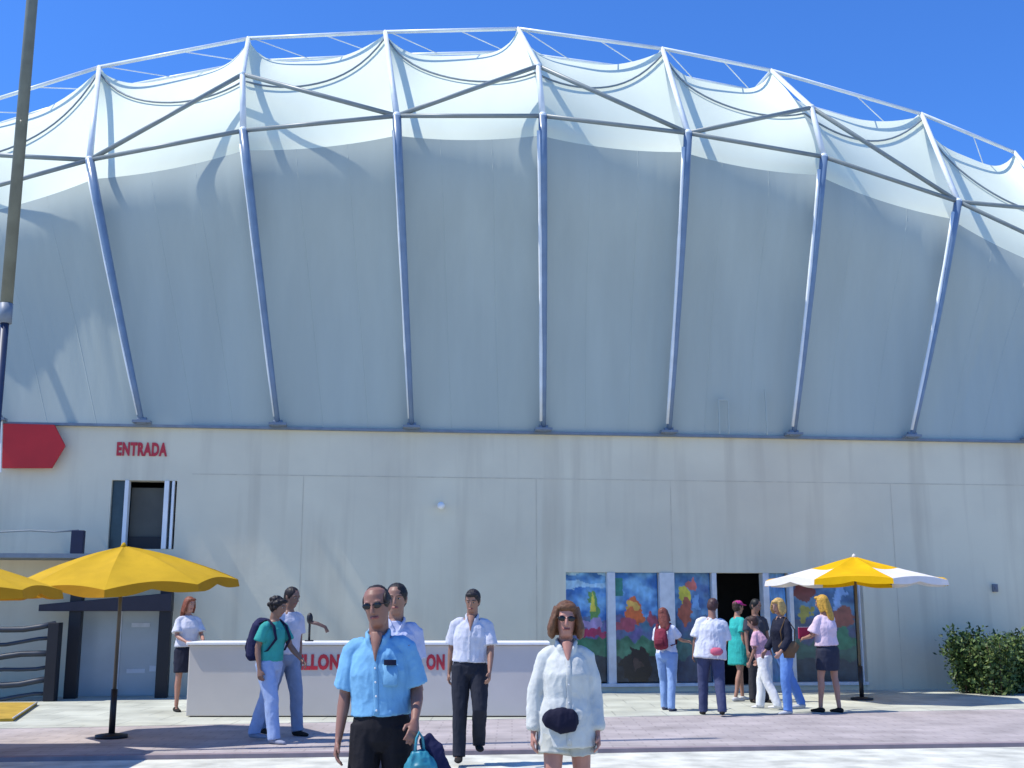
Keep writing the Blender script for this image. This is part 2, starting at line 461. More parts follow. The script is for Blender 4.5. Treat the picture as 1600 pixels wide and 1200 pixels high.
# hatch on the facade near the right
def facade_hit(px, py):
    best = None
    for i in range(NM - 1):
        for a in range(41):
            for t in range(0, 9):
                p = facade(i, a / 40, t / 40); q = p - EYE
                x = 800 + F * q.x / q.dot(FW); y = 600 - F * q.dot(UP) / q.dot(FW)
                d = (x - px) ** 2 + (y - py) ** 2
                if best is None or d < best[0]: best = (d, p)
    return best[1]
h0 = facade_hit(1122, 668); h1 = facade_hit(1192, 668)
u0, u1 = (h0 - W0).dot(WU), (h1 - W0).dot(WU)
m = MB()
for u in (u0, u0 + .2): m.wbox(u - .012, u + .012, .22, .25, ZL + .02, ZL + .72)
m.wbox(u0 - .012, u0 + .212, .22, .25, ZL + .72, ZL + .75)
m.build("hatch_frame", M_FACE, pav)
m = MB(); m.wbox(u1 - .012, u1 + .012, .22, .25, ZL + .02, ZL + .98); m.build("vent_pipe", M_FACE, pav)

# upper entrance doorway
u0, u1, z0, z1 = hs[0]
d = MB(); dm = d
door = MB()
def wfx(px, y=800): return wp(px, y)[0]
door.wbox(u0, wfx(193), -.16, -.10, z0, z1)
door_o = door.build("side_light", mat("dark_glass", (.05, .065, .07), .15), pav)
fr = MB()
for x0, x1 in ((193, 199), (255, 262)): fr.wbox(wfx(x0), wfx(x1), -.18, .03, z0 + .004, z1 - .004)
fr.wbox(wfx(271) - .05, wfx(271) - .004, -.15, .02, z0 + .004, z1 - .004)
fr.build("door_frame", M_WHITE, pav)
lf = MB(); lf.wbox(wfx(199) + .004, wfx(255) - .004, -.30, -.26, z0 + .01, z1 - .12)
lf.build("door", mat("dim_olive_door", (.10, .095, .075), .6, .15, 2), pav)
bar = MB(); bar.wbox(wfx(199) + .004, wfx(255) - .004, -.25, -.2, z0 + .003, z0 + .25)
bar.build("door_threshold", M_BLACK, pav)
lt = MB(); lt.wbox(wfx(262) + .003, wfx(271) - .055, -.16, -.10, z0, z1)
lt.build("side_light", bpy.data.materials["dark_glass"], pav)
# ground level door with grey panels
u0, u1, z0, z1 = hs[2]
p = MB(); p.wbox(u0 + .003, u1 - .003, -.14, -.08, .006, z1 - .003)
pd = p.build("grey_door", M_GLASSY, pav)
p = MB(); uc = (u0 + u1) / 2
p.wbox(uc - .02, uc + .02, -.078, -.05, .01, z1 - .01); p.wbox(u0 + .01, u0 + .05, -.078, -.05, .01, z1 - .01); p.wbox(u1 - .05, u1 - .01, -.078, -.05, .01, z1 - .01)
p.wbox(uc + .16, uc + .50, -.079, -.066, .42, .50); p.wbox(uc + .58, uc + .70, -.079, -.066, .45, .56); p.wbox(uc + .2, uc + .55, -.079, -.066, 1.28, 1.36)  # pale bars standing in for reflections on the door glass
p.build("door_trim_glints", M_FRAME, pd)

# lettering ENTRADA
ea, eb = wp(182, 712), wp(262, 692)
text_mesh("entrance_lettering", "ENTRADA", .3, lambda x, y, d: W(ea[0] + (eb[0] - ea[0]) * x, .012 + d, ea[1] + (eb[1] - ea[1]) * y), .016, M_REDL, pav, bold=.014, space=1.12)

# mural windows ------------------------------------------------------
def lerp3(a, b, t): return tuple(x + (y - x) * t for x, y in zip(a, b))
def blob(x, y, cx, cy, rx, ry, ang=0):
    x += .10 * noise.noise(V((x * 7, y * 13, cx * 5))) + .04 * noise.noise(V((x * 19, y * 33, cy * 5))); y += .05 * noise.noise(V((x * 8, y * 14, cy * 7 + 3)))
    dx, dy = x - cx, y - cy; c, s = math.cos(ang), math.sin(ang)
    return ((dx * c + dy * s) / rx) ** 2 + ((-dx * s + dy * c) / ry) ** 2 < 1 + .5 * noise.noise(V((x * 6, y * 6, cx * 9)))
def nz(x, y, k, sx=3, sy=3): return noise.fractal(V((x * sx, y * sy, k * 7.3)), 1, 2, 3)
def base_scene(x, y, k):      # x,y in 0..1, y down
    n = nz(x, y, k, 2.5, 9)
    if y < .42 + .05 * nz(x, 0, k): c = lerp3((.02, .10, .30), (.16, .34, .52), max(0, min(1, .5 + 1.1 * n)))
    elif y < .60 + .08 * nz(x, 1, k): c = lerp3((.10, .08, .20), (.05, .14, .20), max(0, min(1, .5 + n)))
    elif y < .78 + .05 * nz(x, 2, k): c = lerp3((.02, .10, .05), (.06, .18, .10), max(0, min(1, .5 + n)))
    else: c = lerp3((.008, .012, .02), (.03, .05, .06), max(0, min(1, .5 + n)))
    return c
def art1(x, y):
    c = base_scene(x, y, 1)
    if y < .16 and nz(x, y, 5, 2, 14) > .05: c = (.30, .45, .55)
    if blob(x, y, .68, .33, .15, .16): c = (.10, .22, .05)
    if abs(x - .68) < (y - .17) * .42 and .17 < y < .36: c = (.52, .42, .04)
    if blob(x, y, .68, .48, .30, .05): c = (.28, .20, .34)
    if blob(x, y, .70, .56, .32, .04): c = (.30, .02, .07)
    return c
def art2(x, y):
    c = base_scene(x, y, 2)
    if x < .2 and .05 < y < .22: c = (.02, .16, .12)
    if blob(x, y, .48, .37, .24, .13): c = (.52, .10, .02)
    if blob(x, y, .45, .31, .20, .035): c = (.55, .30, .05)
    if blob(x, y, .25, .50, .24, .07) or blob(x, y, .85, .44, .14, .06): c = (.30, .05, .08)
    if blob(x, y, .50, .86, .34, .17): c = (.006, .006, .008)
    if blob(x, y, .50, .84, .10, .06): c = (.05, .03, .025)
    return c
def art3(x, y):
    c = lerp3(base_scene(x, y, 3), (.02, .05, .12), .45)
    if blob(x, y, .28, .20, .16, .08): c = (.50, .42, .03)
    if blob(x, y, .50, .12, .12, .06): c = (.45, .10, .08)
    if blob(x, y, .30, .34, .17, .07) or blob(x, y, .3, .44, .11, .06): c = (.30, .06, .03)
    if blob(x, y, .60, .27, .09, .08): c = (.12, .25, .45)
    return c
def art4(x, y): return lerp3(base_scene(x, y * .6, 4), (.08, .24, .46), .55)
def art5(x, y):
    c = lerp3(base_scene(x, y, 6), (.03, .05, .07), .5)
    if blob(x, y, .20, .16, .18, .12): c = (.16, .03, .03)
    if blob(x, y, .20, .36, .12, .09): c = (.30, .26, .04)
    if blob(x, y, .75, .22, .22, .07, -.8) and nz(x, y, 3) > -.1: c = (.20, .32, .52)
    if blob(x, y, .80, .42, .2, .10): c = (.24, .06, .04)
    if blob(x, y, .75, .62, .25, .10): c = (.03, .16, .08)
    return c
def panel(x0, x1, y0, y1, art, name="mural_panel", n=(66, 126)):
    (ua, zt), (ub, zb) = wp(x0, y0), wp(x1, y1)
    mb = MB(); mb.grid(lambda s, t: W(ua + (ub - ua) * s, -.14, zt + (zb - zt) * t), n[0], n[1])
    o = mb.build(name, M_PAINT, pav)
    old = art
    def art(x, y):
        f = 1.25 + .45 * noise.fractal(V((x * 9, y * 16, x0 * .1)), 1, 2, 3); return tuple(max(.004, q * f) for q in old(x + .02 * noise.noise(V((x * 20, y * 40, 1))), y))
    at = o.data.color_attributes.new("paint", 'FLOAT_COLOR', 'POINT')
    w = n[0] + 1
    for k in range(len(o.data.vertices)):
        at.data[k].color = tuple(art((k % w) / n[0], (k // w) / n[1])) + (1,)
    return o
YB = 1066
panel(884, 951, 894, YB, art1); panel(961, 1033, 894, YB, art2); panel(1054, 1117, 894, YB, art3)
panel(1203, 1237, 894, YB, art4, n=(24, 84)); panel(1240, 1346, 894, YB, art5, n=(64, 84))
u0, u1, z0, z1 = hs[1]
def wx(px): return wp(px, 980)[0]
for x0, x1, o1 in ((950, 962, .02), (1032, 1055, .03), (1115, 1122, .0), (1195, 1204, .01), (1235, 1241, .04), (1345, 1352, .0)):
    m = MB(); m.wbox(wx(x0), wx(x1), -.24, o1, z0 + .05, z1 - .003); m.build("mullion", M_FRAME, pav)
m = MB()
for x0, x1 in ((884, 1122), (1195, 1352)): m.wbox(wx(x0) + .003, wx(x1) - .003, -.22, .05, z0 + .0, z0 + .06)
m.build("window_sill", M_FRAME, pav)

# ------------------------------------------------------------------ fixtures on the wall
m = MB(); m.tube([wpt(689, 790, 0.0), wpt(689, 790, .10)], .03, 8)
lampe = tag(empty("wall_lamp", wpt(689, 790, 0)), "small white globe lamp alone in the middle of the concrete wall", "lamp")
m.build("bracket", M_FRAME, lampe, True)
m = MB(); m.ball(wpt(689, 790, .16), .075); m.build("globe", M_WHITE, lampe, True)
m = MB(); u, z = wp(1553, 918); m.wbox(u - .05, u + .05, .002, .08, z - .09, z + .07)
m.wbox(u - .03, u + .03, .08, .10, z - .05, z + .03)
tag(m.build("junction_box", mat("box_grey", (.16, .17, .2), .6), None, bevel=.008), "little grey box fixed on the wall right of the far yellow and white umbrella", "junction box")
sg = tag(empty("arrow_sign", wpt(50, 697, 0)), "blank red arrow board pointing right at the top left of the wall", "sign")
pp = [wpt(6, 662, .16), wpt(86, 664, .16), wpt(103, 697, .16), wpt(82, 732, .16), wpt(4, 732, .16)]
m = MB(); q = [p + WN * .05 for p in pp]
m.add(pp + q, [(4, 3, 2, 1, 0), (5, 6, 7, 8, 9)] + [(k, (k + 1) % 5, 5 + (k + 1) % 5, 5 + k) for k in range(5)])
m.build("board", M_RED, sg, bevel=.01)
for x in (20, 75):
    m = MB(); m.tube([wpt(x, 697, 0), wpt(x, 697, .165)], .025, 8); m.build("bracket", M_STEELB, sg)
m = MB(); m.tube([wpt(3, 655, .19), wpt(1, 738, .19)], .018, 8); m.build("edge_trim", M_WHITE, sg)

# ------------------------------------------------------------------ gangway at the left
gw = tag(empty("gangway", W(wfx(60), 1.0, 0)), "dark steel gangway on black posts leading to the raised doorway", "walkway")
Z1 = wp(200, 870, .6)[1]
ul = wp(-330, 870, .6)[0]; ur = wp(262, 870, .6)[0]
m = MB(); m.wbox(ul, ur, .03, 1.15, Z1 - .05, Z1 + .03); m.build("deck", mat("deck_steel", (.16, .20, .24), .5), gw)
for x in (115, 256, -200):
    u = wp(x, 1020, .5)[0]; m = MB(); m.wbox(u - .11, u + .11, .40, .60, 0.005, Z1 - .05); m.build("support_post", M_BLACK, gw, bevel=.01)
zl = wp(180, 955, .62)[1]
m = MB(); ua, ub = wp(62, 945, .6)[0], wp(268, 945, .6)[0]
m.hexa([W(ua, .66, zl), W(ub, .66, zl), W(ub, .34, zl), W(ua, .34, zl), W(ua, .66, zl + .12), W(ub, .66, zl + .34), W(ub, .34, zl + .34), W(ua, .34, zl + .12)])
m.build("cross_beam", mat("beam_violet_grey", (.022, .020, .034), .5), gw, bevel=.01)
m = MB(); u, z = wp(121, 866, 1.0); zt = wp(121, 829, 1.0)[1]; m.wbox(u - .11, u + .11, .95, 1.12, Z1 + .032, zt); m.build("railing_post", mat("navy_post", (.01, .014, .045), .5), gw, bevel=.01)
for k, dz in enumerate((.46,)):
    m = MB(); m.tube([W(ul + (u - ul) * q / 12, 1.04, Z1 + dz - .05 * hump(q / 12) + .02 * math.sin(q * 2.1)) for q in range(13)], .016, 8)
    m.build("handrail", M_CABLE, gw, True)
# barrier of sagging dark rails with one thick black post
bp0 = ground(78, 1096)
br = tag(empty("railing", bp0), "low barrier of sagging dark rails ending at a thick black post, left of the doorway", "railing")
m = MB(); zt = 1.38; m.box((bp0.x - .10, bp0.y - .10, .005), (bp0.x + .10, bp0.y + .10, zt)); m.build("post", M_BLACK, br, bevel=.012)
m = MB(); m.box((bp0.x - 5.6, bp0.y - .7, .005), (bp0.x - 5.4, bp0.y - .5, zt)); m.build("post", M_BLACK, br, bevel=.012)
M_RAIL = mat("rail_grey", (.035, .045, .06), .5)
for k in range(6):
    z = .14 + k * .24
    m = MB()
    m.tube([(bp0.x - 5.5 * q / 20, bp0.y - .6 * q / 20, z - .16 * hump(q / 20) + .025 * math.sin(q * 1.3 + k * 1.7)) for q in range(21)], .052 if k % 2 else .034, 8)
    m.build("rail", M_RAIL, br, True)

# ------------------------------------------------------------------ leaning mast at the left
ma = at_y(62, -140, 13.5); mb_ = at_y(10, 475, 13.5); dirm = (ma - mb_).normalized()
def on_mast(px_y): return at_y(51 - 41 * (px_y + 0) / 475.0 + 0, px_y, 13.5)
lmast = tag(empty("leaning_mast", (on_mast(1150).x, 13.5, 0)), "thin olive grey steel mast leaning along the left edge of the view", "mast")
foot = mb_ - dirm * ((mb_.z + .04) / dirm.z)
top = mb_ + dirm * 9.0
m = MB(); m.tube([mb_, top], [.072, .066], 14); m.build("upper_tube", M_MAST, lmast, True)
m = MB(); m.tube([mb_ - dirm * .24, mb_ + dirm * .004], .078, 14); m.build("collar", M_LEDGE, lmast, True)
m = MB(); m.tube([foot, mb_ - dirm * .235], [.05, .05], 14); m.build("lower_tube", mat("navy_tube", (.02, .035, .08), .45), lmast, True)
# ------------------------------------------------------------------ umbrellas
def umbrella(name, loc, rz, rad, z_rim, z_apex, tilt, white, label, seed):
    root = tag(empty(name, loc, rz), label, "umbrella", "canvas sun umbrellas on poles")
    tx = Matrix.Rotation(R(tilt[0]), 3, 'Y') @ Matrix.Rotation(R(tilt[1]), 3, 'X')
    def tf(p):
        p = V(p) - V((0, 0, z_apex)); return tx @ p + V((0, 0, z_apex))
    n = 8; cm = MB(); vm = MB(); h = z_apex - z_rim
    def surf(a, r, k):
        fr = (a % 1.0)
        sag = hump(fr)
        ang = 2 * math.pi * (k + fr) / n
        rr = rad * r * (1 - .05 * sag * r)
        # straight chord between ribs
        cc = math.cos(math.pi / n) / math.cos(math.pi / n * (2 * fr - 1))
        rr = rr * (cc * .7 + .3)
        z = z_apex - h * ((1.0 * r ** .95) if white else (.55 * r + .45 * r ** 2)) - .05 * sag * r * (1 - r) * 4 + .06 * sag * r ** 2 + .012 * noise.noise(V((ang * 2, r * 3, seed)))
        return V((rr * math.cos(ang), rr * math.sin(ang), z))
    val = .13
    for k in range(n):
        cm.mi = 0 if not white else (k % 2)
        if white and k % 2:
            cm.mi = 0; cm.grid(lambda a, r: tf(surf(min(a, .9999), .03 + .45 * r, k)), 8, 5)
            cm.mi = 1; cm.grid(lambda a, r: tf(surf(min(a, .9999), .48 + .52 * r, k)), 8, 6)
        else: cm.grid(lambda a, r: tf(surf(min(a, .9999), .03 + .97 * r, k)), 8, 10)
        vm.mi = cm.mi
        def vfn(a, t):
            a = min(a, .9999); p = surf(a, 1, k)
            s = .68 + .32 * abs(math.sin(a * math.pi * 2))
            return tf(p * 1.0 + V((p.x * .012 * t, p.y * .012 * t, -val * t * s)))
        vm.grid(vfn, 14, 3)
    cm.build("canopy", [M_YEL, M_WCAN] if white else [M_MUST], root, True, True)
    vm.build("valance", [M_YEL, M_WCAN] if white else [M_ORG], root, True, True)
    for k in range(n):
        r_ = MB(); a = surf(0, .05, k) - DZ * .02; b = surf(0, .99, k) - DZ * .03
        r_.tube([tf(a), tf(a.lerp(b, .5)), tf(b)], .010, 6); r_.build("rib", M_POLE, root, True, True)
    pm = MB(); pm.tube([(0, 0, .55), (0, 0, z_apex - .02)], .024, 10); pm.build("pole", M_POLE, root, True, True)
    bm = MB(); bm.tube([(0, 0, .03), (0, 0, .60)], .040, 12); bm.tube([(0, 0, .0), (0, 0, .04), (0, 0, .06)], [.20, .20, .06], 20)
    bm.build("base", M_BLACK, root, True, True)
    fm_ = MB(); fm_.tube([(0, 0, z_apex - .03), (0, 0, z_apex + .02), (0, 0, z_apex + .045)], [.05, .03, .012], 10); fm_.build("finial", M_WCAN if white else M_MUST, root, True, True)
    return root
p = ground(174, 1153)
umbrella("umbrella", p, R(10), 1.46, 1.93, 2.42, (-2.5, 4), False, "mustard yellow umbrella on a thin pole, tilted, in front of the dark gangway", 1)
q = at_y(-150, 930, 12.9); q.z = 0
umbrella("umbrella", q, R(25), 1.62, 1.78, 2.26, (-1, 0), False, "mustard yellow umbrella cut off by the left edge of the view", 2)
q = ground(1347, 1094)
umbrella("umbrella", q, R(-130), 1.70, 2.12, 2.58, (0, 0), True, "bright yellow and white panelled umbrella beside the mural windows", 3)

# ------------------------------------------------------------------ yellow slab added for tinted light at the left edge
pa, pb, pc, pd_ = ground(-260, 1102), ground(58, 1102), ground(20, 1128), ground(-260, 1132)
pf = tag(empty("tint_patch", (pb + pc) / 2), "yellow slab added for tinted light on the paving at the left edge, below the barrier", "tint_patch")
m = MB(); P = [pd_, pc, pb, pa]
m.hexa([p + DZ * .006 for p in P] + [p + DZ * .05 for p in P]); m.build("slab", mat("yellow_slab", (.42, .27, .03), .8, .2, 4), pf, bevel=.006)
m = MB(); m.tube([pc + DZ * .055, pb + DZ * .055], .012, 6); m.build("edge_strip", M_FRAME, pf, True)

# ------------------------------------------------------------------ counter
cl, crr = ground(290, 1121), ground(856, 1121)
yb = cl.y; ctop = at_y(290, 1003, yb).z
ct = tag(empty("counter", ((cl.x + crr.x) / 2, yb + .4, 0)), "long white reception counter with red lettering on its front", "counter")
m = MB(); m.box((cl.x, yb, .02), (crr.x, yb + .75, ctop - .05)); m.build("body", M_COUNTER, ct, bevel=.012)
m = MB(); m.box((cl.x - .04, yb - .05, ctop - .046), (crr.x + .04, yb + .80, ctop)); m.build("top", M_WHITE, ct, bevel=.012)
m = MB(); m.box((cl.x + .05, yb + .05, .0), (crr.x - .05, yb + .7, .018)); m.build("plinth", M_BLACK, ct)
def ctext(body, x0, x1):
    a = at_y(x0, 1047, yb); b = at_y(x1, 1022, yb)
    text_mesh("lettering", body, .3, lambda x, y, d: V((a.x + (b.x - a.x) * x, yb - .006 - d, a.z + (b.z - a.z) * y)), .01, M_REDL, ct, bold=.016, space=1.1)
ctext("PABELLON", 424, 531); ctext("ON", 666, 695)
for fx in (.25, .5, .75):
    m = MB(); x = cl.x + (crr.x - cl.x) * fx; m.box((x - .004, yb - .003, .03), (x + .004, yb - .0005, ctop - .055)); m.build("panel_joint", M_LEDGE2, ct)
sp = at_y(483, 1000, yb + .35); sp.z = ctop
st = tag(empty("stand", sp), "small dark stand with a bent arm standing on the counter top", "stand")
m = MB(); m.tube([sp, sp + DZ * .40], .018, 8); m.ball(sp + DZ * .35, (.05, .05, .09)); m.build("upright", M_BLACK, st, True)
m = MB(); m.tube([sp + DZ * .30, sp + V((.13, -.02, .27)), sp + V((.25, -.03, .22)), sp + V((.29, -.03, .14))], [.03, .028, .025, .03], 8); m.build("arm", mat("arm_brown", (.12, .07, .06), .5), st, True)
m = MB(); m.tube([sp + DZ * .002, sp + DZ * .02], .07, 14); m.build("base", M_BLACK, st, True)

# ------------------------------------------------------------------ shrubs
M_LEAF = [mat("leaf_mid", (.075, .13, .034), .55, .25, 3), mat("leaf_light", (.14, .19, .05), .55, .25, 3), mat("leaf_dark", (.03, .06, .018), .55, .25, 3)]
M_STEM = mat("shrub_stem", (.09, .065, .04), .8)
def shrub(px, yb_, w, h, seed, label):
    rnd = random.Random(seed)
    base = ground(px, yb_)
    root = tag(empty("shrub", base), label, "shrub", "shrubs along the wall")
    stm = MB(); lv = MB()
    for k in range(int(34 * w)):
        a = rnd.uniform(0, 6.283); r0 = rnd.uniform(0, .42) * w; lean = rnd.uniform(.05, .5) * w
        p0 = V((r0 * math.cos(a), r0 * math.sin(a), 0)); hh = h * rnd.uniform(.65, 1.02)
        p1 = p0 + V((lean * .5 * math.cos(a), lean * .5 * math.sin(a), hh * .55)); p2 = p0 + V((lean * math.cos(a), lean * math.sin(a), hh))
        stm.tube([p0, p1, p2], [.014, .010, .004], 5)
        for q in range(int(190 * h)):
            t = rnd.uniform(.03, 1) ** .9
            c = (p0.lerp(p1, t * 2) if t < .5 else p1.lerp(p2, t * 2 - 1)) + V((rnd.gauss(0, .09), rnd.gauss(0, .09), rnd.gauss(0, .06)))
            c.z = max(.03, c.z)
            d = V((rnd.gauss(0, 1), rnd.gauss(0, 1), rnd.gauss(.5, .7))).normalized(); s = d.orthogonal().normalized()
            s = Matrix.Rotation(rnd.uniform(0, 6.28), 3, d) @ s
            L = rnd.uniform(.06, .12); wd = L * .27
            lv.mi = rnd.choice((0, 0, 1, 2))
            lv.add([c, c + d * L * .5 + s * wd, c + d * L, c + d * L * .5 - s * wd], [(0, 1, 2, 3)])
    stm.build("stem", M_STEM, root, True, True)
    lv.build("foliage", M_LEAF, root, False, True)
shrub(1520, 1083, .56, 1.20, 3, "leftmost green shrub against the wall, thinner at its foot")
shrub(1562, 1086, .60, 1.12, 4, "green shrub between two others at the foot of the wall")
shrub(1606, 1083, .66, 1.14, 5, "green shrub cut off by the right edge of the view")

# ------------------------------------------------------------------ people
def remesh(name, mb, voxel, smooth=4, folds=0.0, fscale=7.0, seed=0.0, stretch=(1.25, 1.25, .5)):
    me = mb.mesh(name)
    o = bpy.data.objects.new(name + "_src", me); C.objects.link(o)
    r = o.modifiers.new("r", 'REMESH'); r.mode = 'VOXEL'; r.voxel_size = voxel; r.use_smooth_shade = True
    if smooth:
        s = o.modifiers.new("s", 'SMOOTH'); s.iterations = smooth; s.factor = .5
    dg = bpy.context.evaluated_depsgraph_get(); dg.update()
    out = bpy.data.meshes.new_from_object(o.evaluated_get(dg))
    bpy.data.objects.remove(o); bpy.data.meshes.remove(me)
    out.name = name
    if folds:
        nrm = [v.normal.copy() for v in out.vertices]
        for v, nn in zip(out.vertices, nrm):
            p = V((v.co.x * stretch[0], v.co.y * stretch[1], v.co.z * stretch[2])) * fscale + V((seed, seed * 1.7, 0))
            q = noise.noise(p) + .5 * noise.noise(p * 2.3)
            ridge = 1 - abs(noise.noise(p * 1.4 + V((9, 3, 1)))) * 2.2
            r2 = 1 - abs(noise.noise(V((p.x * 2.2, p.y * 2.2, p.z * 3.6)) + V((4, 7, 2)))) * 2.6
            v.co += nn * (folds * (q * .55 + .55 * max(ridge, -.5) + .35 * max(r2, -.3)))
    for pl in out.polygons: pl.use_smooth = True
    return out
_skin = {}
def skin_mat(c):
    if c not in _skin:
        m = mat("skin", c, .5, .08, 12)
        _skin[c] = m
    return _skin[c]
_cl = {}
def cl_mat(c):
    if c not in _cl: _cl[c] = cloth("garment", c, .10, 0, 9)
    return _cl[c]
M_EYEW = mat("eye_white", (.34, .31, .28), .5); M_EYED = mat("eye_dark", (.01, .008, .006), .2)
M_BROW = mat("eyebrow", (.02, .014, .01), .8); M_LIP = mat("lips", (.24, .075, .065), .5); M_SHADES = mat("sunglass_lens", (.008, .008, .010), .12)

def dirv(f, s, side):   # hanging direction: f degrees forward, s degrees outwards
    return V((side * math.sin(R(s)), -math.sin(R(f)) * math.cos(R(s)), -math.cos(R(f)) * math.cos(R(s))))
def hand(mb, wrist, d, lat, nrm, sc, curl=.5):
    """palm and five separate fingers; d along the forearm, lat towards the thumb, nrm out of the palm"""
    d = d.normalized(); lat = (lat - d * lat.dot(d)).normalized(); nrm = (nrm - d * nrm.dot(d) - lat * nrm.dot(lat)).normalized()
    k = wrist + d * .088 * sc
    mb.loft([(wrist - d * .01, .026 * sc, .019 * sc), (wrist + d * .03 * sc, .034 * sc, .017 * sc), (k, .040 * sc, .015 * sc), (k + d * .008 * sc, .036 * sc, .011 * sc)], lat, 12)
    for j, (o, L) in enumerate(((.031, .068), (.0105, .077), (-.0105, .072), (-.031, .056))):
        p0 = k + lat * o * sc - d * .008
        a1 = curl * .7; a2 = curl * 1.7
        d1 = (d * math.cos(a1) + nrm * math.sin(a1) + lat * o * 1.2); d2 = (d * math.cos(a2) + nrm * math.sin(a2))
        p1 = p0 + d1 * (L * .55 * sc); p2 = p1 + d2 * (L * .5 * sc)
        mb.loft([(p0, .0098 * sc, .0098 * sc), (p1, .0088 * sc, .0088 * sc), (p2, .0074 * sc, .0074 * sc)], lat, 8)
    t0 = wrist + d * .028 * sc + lat * .024 * sc
    t1 = t0 + (d * .7 + lat * .65 + nrm * .35).normalized() * .040 * sc; t2 = t1 + (d * .95 + lat * .1 + nrm * .4).normalized() * .034 * sc
    mb.loft([(t0 - lat * .01, .014 * sc, .013 * sc), (t1, .011 * sc, .011 * sc), (t2, .0085 * sc, .0085 * sc)], nrm, 8)

